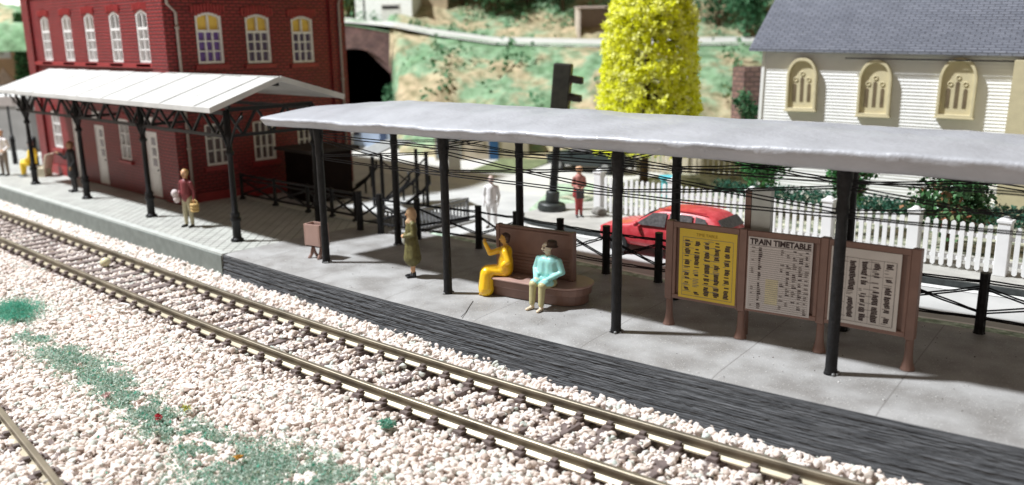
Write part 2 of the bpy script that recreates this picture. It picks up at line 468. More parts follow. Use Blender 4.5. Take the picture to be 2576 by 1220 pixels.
mb = MB(); mb.ball((0, 0, 0), .165, n=20, m=12); o = mb.build('plastic_bead', mat('bead_cream', (.72, .68, .45), .3, .05, 3, sss=.5)); o.location = G(265, 660, -.83); tag(o, 'round cream bead lying between the rails at the left', 'bead')
mb = MB(); mb.tube([(.24*cos(t), .17*sin(t), .02) for t in np.linspace(0, 2*pi, 24)], .03, 6); o = mb.build('plastic_ring', mat('ring_white', (.75, .73, .66), .5)); o.location = G(307, 772, -.82); tag(o, 'flat white ring half sunk in the gravel near the track', 'ring')
mb = MB(); mb.tube([(0, 0, 0), (.2, .03, .03), (.4, -.02, .0)], .012, 5); mb.tube([(.05, .06, 0), (.25, .0, .04), (.36, .08, .0)], .012, 5); o = mb.build('copper_wire', mat('copper', (.5, .16, .08), .4, metal=.6)); o.location = G(215, 792, -.80); tag(o, 'thin orange brown wire scrap lying on the gravel', 'wire')

# --- station platform (paved) and hand-made platform
PAVE = brick_mat('paving_tiles', (.52, .53, .49), (.47, .47, .44), (.20, .20, .18), .42, .42, 'floor', mortar=.022, bump=.8, sq=0., rough=.55, blotch=.2)
mb = MB(); mb.box((-62, 12.62, -1.2), (-23.6, 17.75, 0.0)); struct(mb.build('paved_platform', PAVE))
KERB = mat('platform_kerb', (.50, .52, .49), .5, .08, 2, .15, 20)
mb = MB(); mb.box((-62, 12.40, -1.2), (-23.6, 12.617, .006)); mb.box((-32.05, 17.753, -1), (-23.6, 18.05, .03)); struct(mb.build('platform_kerb', KERB))
mb = MB(); mb.box((-62, 12.36, -1.2), (-23.6, 12.397, -.05)); struct(mb.build('platform_wall', mat('platform_wall_grey', (.20, .225, .21), .6, .12, 3, .2, 12)))

def concrete_mat():
    m = bpy.data.materials.new('platform_concrete'); m.use_nodes = True
    nt = m.node_tree; N = nt.nodes; Lk = nt.links; b = N['Principled BSDF']
    tc = N.new('ShaderNodeTexCoord'); sp = N.new('ShaderNodeSeparateXYZ'); Lk.new(tc.outputs['Object'], sp.inputs[0])
    n1 = N.new('ShaderNodeTexNoise'); n1.inputs['Scale'].default_value = 1.1; n1.inputs['Detail'].default_value = 8; Lk.new(tc.outputs['Object'], n1.inputs['Vector'])
    n2 = N.new('ShaderNodeTexNoise'); n2.inputs['Scale'].default_value = 26; n2.inputs['Detail'].default_value = 4; Lk.new(tc.outputs['Object'], n2.inputs['Vector'])
    r = N.new('ShaderNodeValToRGB'); r.color_ramp.elements[0].position = .36; r.color_ramp.elements[1].position = .64
    r.color_ramp.elements[0].color = (.24, .23, .22, 1); r.color_ramp.elements[1].color = (.38, .375, .37, 1)
    Lk.new(n1.outputs['Fac'], r.inputs[0])
    # dusty light specks and dark specks
    sp1 = mathn(nt, 'GREATER_THAN', n2.outputs['Fac'], .64)
    mx = N.new('ShaderNodeMix'); mx.data_type = 'RGBA'; Lk.new(mathn(nt, 'MULTIPLY', sp1, .5), mx.inputs[0]); Lk.new(r.outputs[0], mx.inputs[6]); mx.inputs[7].default_value = (.62, .60, .58, 1)
    # joints every few metres, slightly skewed
    f = mathn(nt, 'FRACT', mathn(nt, 'DIVIDE', mathn(nt, 'ADD', mathn(nt, 'ADD', sp.outputs[0], mathn(nt, 'MULTIPLY', sp.outputs[1], .12)), 100.35), 2.9))
    line = mathn(nt, 'LESS_THAN', mathn(nt, 'ABSOLUTE', mathn(nt, 'SUBTRACT', f, .5)), .0045)
    mx2 = N.new('ShaderNodeMix'); mx2.data_type = 'RGBA'; Lk.new(mathn(nt, 'MULTIPLY', line, .6), mx2.inputs[0]); Lk.new(mx.outputs[2], mx2.inputs[6]); mx2.inputs[7].default_value = (.16, .15, .14, 1)
    # paint wearing dark at the rounded edge
    Lk.new(mx2.outputs[2], b.inputs['Base Color'])
    bp = N.new('ShaderNodeBump'); bp.inputs['Strength'].default_value = .35; bp.inputs['Distance'].default_value = .02
    Lk.new(mathn(nt, 'SUBTRACT', n2.outputs['Fac'], line), bp.inputs['Height']); Lk.new(bp.outputs[0], b.inputs['Normal'])
    b.inputs['Roughness'].default_value = .62
    return m
CONC = concrete_mat()
def back_y(x): return 18.15 + np.clip((np.asarray(x, float)+12)/7, 0, 1)*1.2+ np.clip((np.asarray(x, float)+5)/7, 0, 1)*.5
xs = np.linspace(-23.58, 4, 110); ts = np.linspace(0, 1, 30)
X, T = np.meshgrid(xs, ts); Y = edge_y(X)+.02+(back_y(X)-edge_y(X))*T
struct(grid('concrete_platform', X, Y, .004+(fbm(X, Y, .6, 9)-.5)*.02-.05*np.exp(-T*30), CONC))
# cliff-like layered wall of the hand-made platform
def strata_mat():
    m = bpy.data.materials.new('layered_wall'); m.use_nodes = True
    nt = m.node_tree; N = nt.nodes; Lk = nt.links; b = N['Principled BSDF']
    tc = N.new('ShaderNodeTexCoord'); mp = N.new('ShaderNodeMapping'); mp.inputs['Scale'].default_value = (.7, .7, 34); Lk.new(tc.outputs['Object'], mp.inputs[0])
    n1 = N.new('ShaderNodeTexNoise'); n1.inputs['Scale'].default_value = 2.2; n1.inputs['Detail'].default_value = 8; Lk.new(mp.outputs[0], n1.inputs['Vector'])
    r = N.new('ShaderNodeValToRGB'); r.color_ramp.elements[0].position = .35; r.color_ramp.elements[1].position = .72
    r.color_ramp.elements[0].color = (.022, .024, .028, 1); r.color_ramp.elements[1].color = (.15, .155, .165, 1)
    Lk.new(n1.outputs['Fac'], r.inputs[0]); Lk.new(r.outputs[0], b.inputs['Base Color'])
    bp = N.new('ShaderNodeBump'); bp.inputs['Strength'].default_value = .9; bp.inputs['Distance'].default_value = .05
    Lk.new(n1.outputs['Fac'], bp.inputs['Height']); Lk.new(bp.outputs[0], b.inputs['Normal']); b.inputs['Roughness'].default_value = .75
    return m
xs = np.linspace(-23.6, 4, 700); ts = np.linspace(0, 1, 70)
X, T = np.meshgrid(xs, ts)
Z = .0-T*1.15
wv = (fbm(X, Z*0, .5, 22)-.5)*.8+(fbm(X, Z*0, 3., 23)-.5)*.25
lay = .5+.16*np.sin(2*pi*(Z*9+wv))+1.0*(fbm(X*.12, Z*26, 1., 21)-.5)+.22*np.sin(2*pi*(Z*23+wv*2))*fbm(X, Z*3, 1., 24)+.25*(fbm(X*9, Z*30, 1., 27)-.5); lay2 = fbm(X*7, Z*30, 1., 4)
slope = .10+.42*np.clip((X+20)/14, 0, 1)
Yw = edge_y(X)+.03-T*slope-(lay-.5)*.04*np.clip(T*9, 0, 1)-(lay2-.5)*.03*np.clip(T*9, 0, 1)
struct(grid('concrete_platform_wall', X, Yw, Z-.012*(T < .01), strata_mat(), smooth=False))
mb = MB(); mb.box((-23.62, 12.44, -1.2), (-23.58, 17.9, -.012)); struct(mb.build('platform_end_wall', MATS['platform_kerb']))
# debris on the concrete
k = 2200; x = rs.uniform(-23.3, -1, k); y = edge_y(x)+.15+rs.rand(k)*(back_y(x)-edge_y(x)-.3)
DEB = attr_mat('grit', [(0, (.04, .035, .03)), (.16, (.15, .12, .10)), (.25, (.62, .6, .58)), (1, (.75, .74, .72))], .9)
o = pieces('platform_grit', np.stack([x, y, np.full(k, .012)], 1), rs.uniform(.006, .018, k)*(1+.9*(rs.rand(k) > .96)), rs.rand(k), rock_proto(1, 4), DEB, .5)
tag(o, 'crumbs and dust scattered over the concrete platform', 'grit', kind='stuff')
mb = MB(); pts = [G(1160, 797, .012), G(1172, 785, .012), G(1181, 770, .012), G(1190, 757, .012)]
for p, q in zip(pts[:-1], pts[1:]): mb.bar(p, q, .014, .006)
struct(mb.build('platform_crack', mat('crack_dark', (.07, .065, .06), .9)))

# --- street
def sheet(name, pts, z, m, thick=.0):
    mb = MB()
    if thick: mb.prism([(p[0], p[1], z-thick) for p in pts], (0, 0, thick))
    else: mb.add([(p[0], p[1], z) for p in pts], [tuple(range(len(pts)))])
    o = mb.build(name, m); struct(o); return o
ROAD = mat('road_grey', (.50, .50, .49), .75, .10, .8, .3, 25)
STREET = mat('street_pale', (.58, .57, .53), .8, .10, .35, .2, 12)
sheet('street', [(-150, 17.5), (40, 17.5), (40, 70), (-150, 70)], -.16, STREET, .5)
xr = np.linspace(-21.2, 8, 40)
def y_strip(x): return 18.35+np.clip((x+12)/7, 0, 1)*1.25+np.clip((x+5)/7, 0, 1)*.5
def strip(name, xr, y0, y1, z, m):
    mb = MB(); n = len(xr)
    mb.add([(x, y0(x), z) for x in xr]+[(x, y1(x), z) for x in xr], [(i, i+1, n+i+1, n+i) for i in range(n-1)]); return struct(mb.build(name, m))
strip('grass_verge', xr, lambda x: y_strip(x)-.3, lambda x: y_strip(x)+.42, -.10, mat('verge_flock', (.36, .50, .36), .95, .35, 5, .9, 40, c2=(.5, .6, .5)))
strip('road_edge_line', xr, lambda x: y_strip(x)+.42, lambda x: y_strip(x)+.62, -.125, mat('line_white', (.8, .8, .78), .6, .05))
def kerb_y(x): return 21.75+np.clip((x+17)/9, 0, 1.6)*1.1
strip('road', np.linspace(-45, 8, 60), lambda x: y_strip(x)+.4, lambda x: kerb_y(x)-.1 if x > -20.5 else 26, -.145, ROAD)
strip('road_edge_line', np.linspace(-20.3, 8, 40), lambda x: kerb_y(x)-.45, lambda x: kerb_y(x)-.18, -.13, MATS['line_white'])
# pavement with dark kerb
PVM = mat('pavement', (.42, .41, .38), .8, .12, 1.5, .5, 25)
pv = [(-20.75, 22.6), (-20.3, 22.05), (-19.6, 21.85), (-17.2, 21.75), (-12, 22.35), (-8, 22.85), (-3, 23.4), (5, 24), (5, 26), (-20.2, 26), (-21, 24.2)]
sheet('pavement', pv, .0, PVM, .25)
mb = MB()
for p, q in zip(pv[:7], pv[1:8]): mb.bar((p[0], p[1]-.05, -.06), (q[0], q[1]-.05, -.06), .12, .15)
struct(mb.build('kerb', mat('kerb_black', (.03, .035, .035), .7, .3, 8)))
sheet('lawn', [(-22, 26), (8, 26), (8, 44), (-22, 44)], -.06, mat('lawn_flock', (.10, .16, .08), .95, .5, 2.2, 1, 30, c2=(.45, .44, .34)), .1)
# green islands and paths on the far street
sheet('grass_island', [G(1140, 600), G(1150, 585), G(1330, 520), G(1400, 455), G(1560, 455), G(1520, 500), G(1345, 540)][2:], -.12, mat('pale_flock', (.40, .52, .38), .95, .25, 3, .8, 30))
sheet('verge_far', [A(1180, 440, 42), A(1260, 410, 46), A(1420, 408, 46), A(1300, 445, 41)], -.12, mat('dull_flock', (.16, .19, .09), .95, .3, 2, .8, 20))
for o in bpy.data.objects:
    pass

# ================================================================== HILL
dU = Vector((-sin(YAW), cos(YAW), 0)); dV = Vector((cos(YAW), sin(YAW), 0))
def uv(px, u): return (px-1288)/F*u
NU, NV = 230, 300
U, V = np.meshgrid(np.linspace(38, 110, NU), np.linspace(-62, 62, NV))
PXs = 1288+F*V/U
def road_h(px): return np.interp(px, [700, 900, 1000, 1100, 1250, 1500, 1900, 2600], [7.6, 7.3, 7.0, 6.4, 5.75, 5.5, 5.5, 5.5])
H1 = road_h(PXs)
toe = np.interp(PXs, [940, 985, 1010, 1100, 1500, 1800, 2000, 2600], [62, 61.5, 49, 47, 44.5, 43, 42.5, 42])
top = np.interp(PXs, [940, 985, 1010, 1100, 1500, 2600], [63.2, 63.0, 61, 60.5, 58, 57])
t = np.clip((U-toe)/(top-toe), 0, 1); t = t*t*(3-2*t)*.5+t*.5
Zh = t*H1
tb = top+5.5
Zh = Zh+np.clip(U-tb, 0, 60)*.34+np.clip(U-tb-4, 0, 60)*.22
n1 = fbm(U, V, .35, 31); n2 = fbm(U, V, 1.3, 32)
rough = np.clip(t*3, 0, 1)*np.where((U > top-1) & (U < tb+.5), .08, 1)
Zh = Zh+((n1-.5)*1.7+(n2-.5)*.6)*rough*np.where(t >= 1, .8, np.sin(pi*np.clip(t, 0, 1))+.15)
Zh = np.where(t <= 0, -.3, Zh)
Xh = U*dU.x+V*dV.x; Yh = U*dU.y+V*dV.y
def hill_mat():
    m = bpy.data.materials.new('hill_flock'); m.use_nodes = True
    nt = m.node_tree; N = nt.nodes; Lk = nt.links; b = N['Principled BSDF']
    tc = N.new('ShaderNodeTexCoord')
    n1 = N.new('ShaderNodeTexNoise'); n1.inputs['Scale'].default_value = .22; n1.inputs['Detail'].default_value = 6; n1.inputs['Roughness'].default_value = .6; Lk.new(tc.outputs['Object'], n1.inputs['Vector'])
    n2 = N.new('ShaderNodeTexNoise'); n2.inputs['Scale'].default_value = 1.6; n2.inputs['Detail'].default_value = 8; Lk.new(tc.outputs['Object'], n2.inputs['Vector'])
    r = N.new('ShaderNodeValToRGB'); e = r.color_ramp.elements
    e[0].position = .40; e[0].color = (.19, .33, .18, 1); e[1].position = .60; e[1].color = (.52, .41, .26, 1)
    a = e.new(.47); a.color = (.27, .40, .25, 1); a = e.new(.53); a.color = (.46, .41, .26, 1)
    Lk.new(n1.outputs['Fac'], r.inputs[0])
    r2 = N.new('ShaderNodeValToRGB'); e = r2.color_ramp.elements
    e[0].position = .33; e[0].color = (.45, .5, .42, 1); e[1].position = .62; e[1].color = (1, 1, 1, 1); Lk.new(n2.outputs['Fac'], r2.inputs[0])
    mx = N.new('ShaderNodeMix'); mx.data_type = 'RGBA'; mx.blend_type = 'MULTIPLY'; mx.inputs[0].default_value = 1
    Lk.new(r.outputs[0], mx.inputs[6]); Lk.new(r2.outputs[0], mx.inputs[7]); Lk.new(mx.outputs[2], b.inputs['Base Color'])
    bp = N.new('ShaderNodeBump'); bp.inputs['Strength'].default_value = .8; bp.inputs['Distance'].default_value = .2
    Lk.new(n2.outputs['Fac'], bp.inputs['Height']); Lk.new(bp.outputs[0], b.inputs['Normal']); b.inputs['Roughness'].default_value = .95
    return m
keep = ~((PXs < 1006) & (U < 62.6) & (PXs > -1e9))
hill = grid('hill', Xh, Yh, Zh, hill_mat()); struct(hill)
bm = bmesh.new(); bm.from_mesh(hill.data); bm.faces.ensure_lookup_table()
kz = [f for f in bm.faces if max(v.co.z for v in f.verts) <= -.25 or (lambda c: ((c.dot(dU) < 62.4 or (c.z < 6.3 and c.dot(dU) < 67)) and 1288+F*c.dot(dV)/c.dot(dU) < 1000))(f.calc_center_median())]
bmesh.ops.delete(bm, geom=kz, context='FACES'); bm.to_mesh(hill.data); bm.free()
def hill_z(px, u):
    tt = np.interp(px, [940, 985, 1010, 1100, 1500, 2600], [63.2, 63.0, 61, 60.5, 58, 57]); to = np.interp(px, [940, 985, 1010, 1100, 1500, 1800, 2000, 2600], [62, 61.5, 49, 47, 44.5, 43, 42.5, 42])
    t = np.clip((u-to)/(tt-to), 0, 1); t = t*t*(3-2*t)*.5+t*.5
    return t*road_h(px)+np.clip(u-tt-5.5, 0, 60)*.34+np.clip(u-tt-9.5, 0, 60)*.22
def HP(px, u, dz=0.):
    v = uv(px, u); return dU*u+dV*v+Vector((0, 0, float(hill_z(px, u))+dz))
# hill road
mb = MB(); vs = []; pxr = np.linspace(880, 2100, 60)
for px in pxr:
    tt = float(np.interp(px, [940, 985, 1010, 1100, 1500, 2600], [63.2, 63.0, 61, 60.5, 58, 57]))
    for k, dd in enumerate((-.9-.8*max(0, (1250-px)/350), 4.6)):
        p = HP(px, tt+dd, .14+(.18 if k else 0))
        if k == 0: p.z = float(road_h(px))-.12
        vs.append(p)
mb.add(vs, [(2*i, 2*i+2, 2*i+3, 2*i+1) for i in range(len(pxr)-1)]); struct(mb.build('hill_road', mat('hill_road_pale', (.60, .60, .56), .8, .06, 1)))
# foliage on the hill: irregular low scrub as one mass
k = 26000; u = rs.uniform(44, 96, k); px = rs.uniform(860, 2150, k); hz = hill_z(px, u)
nn = fbm(u, px/28, .5, 77); keep = (hz > .6) & (nn > np.where(u > 62, .50, .66)) & ~((u > np.interp(px, [1000, 1500], [60.4, 57.8])) & (u < np.interp(px, [1000, 1500], [66.5, 63.9])))
u, px, hz, nn = u[keep], px[keep], hz[keep], nn[keep]; v = uv(px, u)
P = np.stack([u*dU.x+v*dV.x, u*dU.y+v*dV.y, hz+rs.uniform(.0, .7, len(u))*(nn-.45)*5], 1)
SCRUB = attr_mat('scrub_leaf', [(0, (.04, .13, .06)), (.4, (.12, .26, .14)), (.8, (.26, .42, .25)), (1, (.32, .30, .12))], .9, transl=.3)
o = pieces('hillside_scrub', P, rs.uniform(.15, .42, len(u)), np.clip(rs.rand(len(u))*.6+fbm(u, px/40, .3, 5)*.5, 0, 1), LEAF, SCRUB)
tag(o, 'mixed green scrub covering the hillside above the street', 'scrub', kind='stuff')

def tree(label, base, h, rad, n, tone, cat='tree', name='tree', group=None, leaf=.3, trunk=.16, crown0=.3, m=None, col_=0, shape='round', clumps=26):
    t = thing(name, label, cat, base, 0, group)
    mb = MB(); mb.tube([(0, 0, -.1), (.03, .02, h*.35), (-.03, .0, h*.7)], [trunk, trunk*.8, trunk*.3], 8)
    for i in range(6):
        a = random.uniform(0, 2*pi); z0 = h*random.uniform(crown0, .6)
        mb.tube([(0, 0, z0), (cos(a)*rad*.4, sin(a)*rad*.4, z0+rad*.35), (cos(a)*rad*.75, sin(a)*rad*.75, z0+rad*.5)], [trunk*.45, trunk*.3, trunk*.12], 5)
    mb.build('trunk', mat('bark', (.10, .065, .04), .9, .3, 6, .6, 20), t)
    C = rs.randn(clumps, 3); C /= np.linalg.norm(C, axis=1)[:, None]; C *= rs.uniform(.35, .95, clumps)[:, None]
    C = C*np.array([rad, rad, h*(1-crown0)*.5])+np.array([0, 0, h*(1+crown0)*.5])
    w_ = rs.randint(0, clumps, n)
    P = C[w_]+rs.randn(n, 3)*rad*.20
    tt = np.clip(rs.uniform(-.25, .25, n)+tone+(rs.rand(clumps)[w_]-.5)*.5, 0, 1)
    pieces('crown', P, rs.uniform(.6, 1.2, n)*leaf, tt, LEAF, m or SCRUB, parent=t)
    return t
spots = [(1175, 72, 6.5, 'dark tree high on the hill beside the tan house', .1), (1255, 70, 5.5, 'teal green tree above the hill road, left of the tall thin trunk', .45), (1335, 71, 7, 'dark green tree in the middle of the hill top', .15),
         (1420, 70, 6, 'olive tree left of the small open shed', .55), (1500, 76, 9, 'tall dark tree behind the open shed on the hill', .1), (1590, 78, 9, 'dark tree mostly behind the yellow tree', .1),
         (1800, 66, 7.5, 'dark green tree on the hill right of the yellow tree', .05), (1870, 62, 6, 'dark conifer green tree beside the church roof edge', .12), (1110, 80, 9, 'tall tree rising behind the tan house', .2), (1020, 78, 8, 'bright teal tree behind the white garage', .5),
         (900, 70, 4.0, 'brown green bush beside the white garage above the tunnel', .75)]
for (px, u_, h, lab, tn) in spots:
    tree(lab, HP(px, u_, -.2), h, h*.36, 2600, tn, group='trees on the hillside', leaf=.34, crown0=.18)
# small bushes on the slope
for (px, py, u_, lab) in [(1062, 60, 64.5, 'round bush at the hill road edge')][:0]: pass

# small buildings on the hill
def facing(px, u): 
    return -YAW
t = thing('garage', 'small white garage beside the road on the hill', 'garage', HP(985, 68.5, .1), YAW-.15)
mb = MB(); mb.box((-2.2, 0, 0), (2.2, 3, 2.4)); mb.build('wall', mat('garage_white', (.78, .78, .74), .6), t)
mb = MB(); mb.box((-2.4, -.2, 2.4), (2.4, 3.2, 2.6)); mb.build('roof', mat('teal_roof', (.05, .30, .20), .7), t)
mb = MB(); mb.box((-.2, -.04, 0), (1.3, 0, 1.5)); mb.build('door', mat('garage_door', (.62, .60, .55), .6), t)
mb = MB(); mb.box((-.1, -.07, 1.1), (1.2, -.041, 1.35)); mb.build('door_window', DARK, t)
t = thing('house', 'tan house with an arched doorway beside the white garage on the hill', 'house', HP(1085, 71, -.1), YAW-.1)
mb = MB(); mb.box((-1.6, 0, 0), (1.8, 3, 3.4)); mb.build('wall', mat('house_tan', (.36, .28, .18), .8, .15, 2, .3), t)
mb = MB(); mb.prism([(-.8+.45*cos(a), -.03, .9+.9*sin(a) if a > 0 else .9) for a in np.linspace(0, pi, 10)]+[(-1.25, -.03, .1), (-.35, -.03, .1)], (0, .02, 0)); mb.build('doorway', mat('doorway_brown', (.05, .03, .02), .8), t)
mb = MB(); mb.box((.2, -.04, 1.5), (1.1, -.005, 2.2)); mb.build('window', DARK, t)
mb = MB(); mb.prism([(-1.9, -.3, 3.4), (2.1, -.3, 3.4), (.1, -.3, 4.6)], (0, 3.6, 0)); mb.build('roof', mat('brown_roof', (.12, .06, .04), .8), t)
t = thing('open_shed', 'small open fronted pinkish shed beside the hill road, left of the yellow tree', 'shed', HP(1495, 64.2, .1), YAW)
mb = MB(); mb.box((-1.15, .05, 0), (-.92, 2, 2.15)); mb.box((1.35, .05, 0), (1.5, 2, 2.15)); mb.box((-.92, 1.9, 0), (1.35, 2.0, 2.15)); mb.build('wall', mat('shed_cream', (.70, .60, .50), .7), t)
mb = MB(); mb.box((-1.2, -.05, 2.15), (1.55, 2.1, 2.25)); mb.build('roof', mat('shed_roof', (.62, .50, .44), .7), t)
mb = MB(); mb.box((-.9, 1.85, .05), (1.33, 1.89, 2.1)); mb.build('back_panel', mat('shed_inside', (.34, .25, .20), .7), t)
o = MB(); o.tube([(0, 0, 0), (0, 0, 4)], .07, 6); o = o.build('utility_pole', BLK); o.location = HP(938, 66.5); tag(o, 'thin dark pole standing in front of the white garage', 'pole')

# --- tunnel portal
t = thing('tunnel_portal', 'dark arched tunnel mouth in a brownish red stone wall right of the station', 'tunnel', dU*61.2+dV*uv(905, 61.2), YAW)
STONEW = brick_mat('tunnel_stone', (.30, .17, .14), (.22, .12, .11), (.14, .09, .08), .45, .22, bump=1, mortar=.03, blotch=.5)
mb = MB()
hw = 2.55; arch = [(hw*cos(a), 3.3+2.15*sin(a)) for a in np.linspace(0, pi, 18)]
inner = [(hw, -.3)]+arch+[(-hw, -.3)]
outer = [(3.35, -.3), (3.35, 3.3)]+[(3.35*cos(a)*1.02, 3.3+3.2*sin(a)) for a in np.linspace(.12, pi-.12, 16)]+[(-3.35, 3.3), (-3.35, -.3)]
n = len(inner); 
assert len(inner) == len(outer)
vs = [(x, 0, z) for x, z in inner]+[(x, 0, z) for x, z in outer]+[(x, .9, z) for x, z in inner]+[(x, .9, z) for x, z in outer]
fs = []
for i in range(n-1):
    fs += [(i, i+1, n+i+1, n+i), (i, 2*n+i, 2*n+i+1, i+1), (n+i, n+i+1, 3*n+i+1, 3*n+i)]
mb.add(vs, fs); 
mb.build('arch_wall', STONEW, t)
mb = MB(); vs = [(x, .9, z) for x, z in inner]+[(x, 16, z) for x, z in inner]; mb.add(vs, [(i, i+1, n+i+1, n+i) for i in range(n-1)]+[tuple(range(n, 2*n))]); mb.build('tunnel_lining', mat('tunnel_dark', (.004, .004, .004), 1., spec=0.), t)  # darkness of the tunnel put into the near-black lining colour
mb = MB(); top_ = [(-9, 7.35), (-3, 7.2), (0, 6.95), (3.2, 6.35), (3.7, 6.1)]
vs = []
for x, z in top_: vs += [(x, .15, z), (x, .15, 3.0 if abs(x) > 3 else 5.3+.9*(1-abs(x)/3)), (x, 1.2, z)]
mb.add(vs, [(3*i, 3*i+3, 3*i+4, 3*i+1) for i in range(4)]+[(3*i, 3*i+2, 3*i+5, 3*i+3) for i in range(4)]); mb.build('spandrel', STONEW, t)
mb = MB(); mb.box((3.15, -.1, -.2), (3.75, .8, 6.1)); mb.box((-9.5, .2, -.2), (-3.3, 1, 7.2)); mb.build('wing_wall', STONEW, t)
mb = MB(); vs = []
for x, z in [(-14, 7.5)]+top_+[(5, 6.3)]: vs += [(x, .1, z+.02), (x, 3.5, z+.45)]
mb.add(vs, [(2*i, 2*i+2, 2*i+3, 2*i+1) for i in range(6)]); o = mb.build('tunnel_verge', hill.data.materials[0]); o.location = t.location; o.rotation_euler = t.rotation_euler; struct(o)
b1 = tree('bright green bush hanging beside the right of the tunnel mouth', dU*58.5+dV*uv(1008, 58.5)+Vector((0, 0, .3)), 3.6, .9, 1500, .35, 'bush', 'bush', leaf=.22, crown0=.1)

# low stone wall of brown-red rock beside the church
t = thing('rock_wall', 'reddish brown stone pillar wall at the left end of the church', 'wall', A(1893, 300, 40)*1.0, YAW+.2)
t.location.z = 0
mb = MB(); mb.box((-.5, 0, -.2), (.9, 1.2, 4.6)); o = mb.build('stonework', STONEW, t)
tree('dark green ivy climbing beside the reddish rock wall', (lambda c: Vector((c.x, c.y, 0)))(A(1876, 300, 38.5)), 4.0, .55, 1500, .25, 'bush', 'ivy', leaf=.16, crown0=.05)

# ================================================================== STATION BUILDING
XF, YF = -32.1, 15.5; XL = -46.3; YB = 23.5; HT = 9.2
st = thing('station_building', 'dark red brick two storey station building with white windows', 'building', (0, 0, 0))
# walls with real openings are cut as panels round each window
def wall_with_holes(plane, a0, a1, z0, z1, holes, depth):
    """plane 'F': y=YF facing -y ; plane 'R': x=XF facing +x"""
    mb = MB()
    def q(a, b, zz0, zz1):
        if b-a < 1e-4 or zz1-zz0 < 1e-4: return
        if plane == 'F': mb.add([(a, YF, zz0), (b, YF, zz0), (b, YF, zz1), (a, YF, zz1)], [(0, 1, 2, 3)])
        else: mb.add([(XF, a, zz0), (XF, b, zz0), (XF, b, zz1), (XF, a, zz1)], [(0, 1, 2, 3)])
    xs_ = sorted(set([a0, a1]+[h[0] for h in holes]+[h[1] for h in holes]))
    for i in range(len(xs_)-1):
        a, b = xs_[i], xs_[i+1]; hs = sorted([(h[2], h[3]) for h in holes if h[0] <= a+1e-6 and h[1] >= b-1e-6]); z = z0
        for h0, h1 in hs: q(a, b, z, h0); z = h1
        q(a, b, z, z1)
    for (a, b, h0, h1) in holes:
        for (p, r, s_, t_) in ((a, h0, a, h1), (b, h0, b, h1), (a, h0, b, h0), (a, h1, b, h1)):
            if plane == 'F': mb.add([(p, YF, r), (s_, YF, t_), (s_, YF+depth, t_), (p, YF+depth, r)], [(0, 1, 2, 3)])
            else: mb.add([(XF, p, r), (XF, s_, t_), (XF-depth, s_, t_), (XF-depth, p, r)], [(0, 1, 2, 3)])
    return mb
up_f = [(x, x+.98, 5.36, 7.36) for x in (-44.5, -41.95, -39.5, -37.0, -34.55)]
lo_f = [(-44.75, -43.72, 1.3, 3.05), (-37.3, -36.3, 1.35, 3.05)]
doors_f = [(-42.3, -41.35, .06, 2.95), (-39.85, -38.85, .06, 2.65), (-34.82, -33.82, .06, 2.68)]
trans_f = [(-39.75, -38.9, 2.85, 3.05), (-34.7, -33.9, 2.85, 3.05)]
up_r = [(16.68, 17.76, 5.3, 7.22), (18.78, 19.86, 5.25, 7.16), (20.88, 21.92, 5.2, 7.1)]
lo_r = [(16.64, 17.72, 1.36, 3.0), (18.74, 19.74, 1.33, 2.95), (20.83, 21.8, 1.5, 2.9)]
wall_with_holes('F', XL, XF, -.1, HT, up_f+lo_f+doors_f, .22).build('wall', REDB, st)
wall_with_holes('R', YF, YB, -.1, HT, up_r+lo_r, .22).build('wall', REDB, st)
mb = MB(); mb.box((XL+.3, YF+.6, -.1), (XF-.5, YB, HT-.3)); mb.box((XL-.02, YF+.02, -.1), (XL+.3, YB, HT)); mb.build('inner_wall', mat('inside_dark', (.06, .04, .035), .9), st)
# pilasters, plinth, bands
for (p, q) in (((XL-.1, YF-.12, -.1), (XL+.75, YF-.002, HT)), ((-33.25, YF-.12, -.1), (XF+.001, YF-.002, HT)), ((XF+.002, YF-.12, -.1), (XF+.12, YF+.55, HT)), ((XF+.002, YB-.75, -.1), (XF+.12, YB, HT))):
    mb = MB(); mb.box(p, q); mb.build('pilaster', REDB, st)
mb = MB(); mb.box((XL+.75, YF-.10, 5.16), (-33.25, YF-.003, 5.32)); mb.box((XL+.75, YF-.06, 4.72), (-33.25, YF-.004, 4.82)); mb.box((XL+.75, YF-.09, 8.3), (-33.25, YF-.003, 9.2))
mb.box((XF+.003, YF+.55, 8.0), (XF+.09, YB-.75, 9.2)); mb.build('string_course', REDP, st, bevel=.01)
mb = MB(); mb.box((XL+.76, YF-.07, -.1), (-42.6, YF-.003, .45)); mb.build('plinth', REDP, st)
mb = MB(); mb.box((XF+.003, YF+.55, -.1), (XF+.05, YB-.75, .35)); mb.build('plinth', REDP, st)
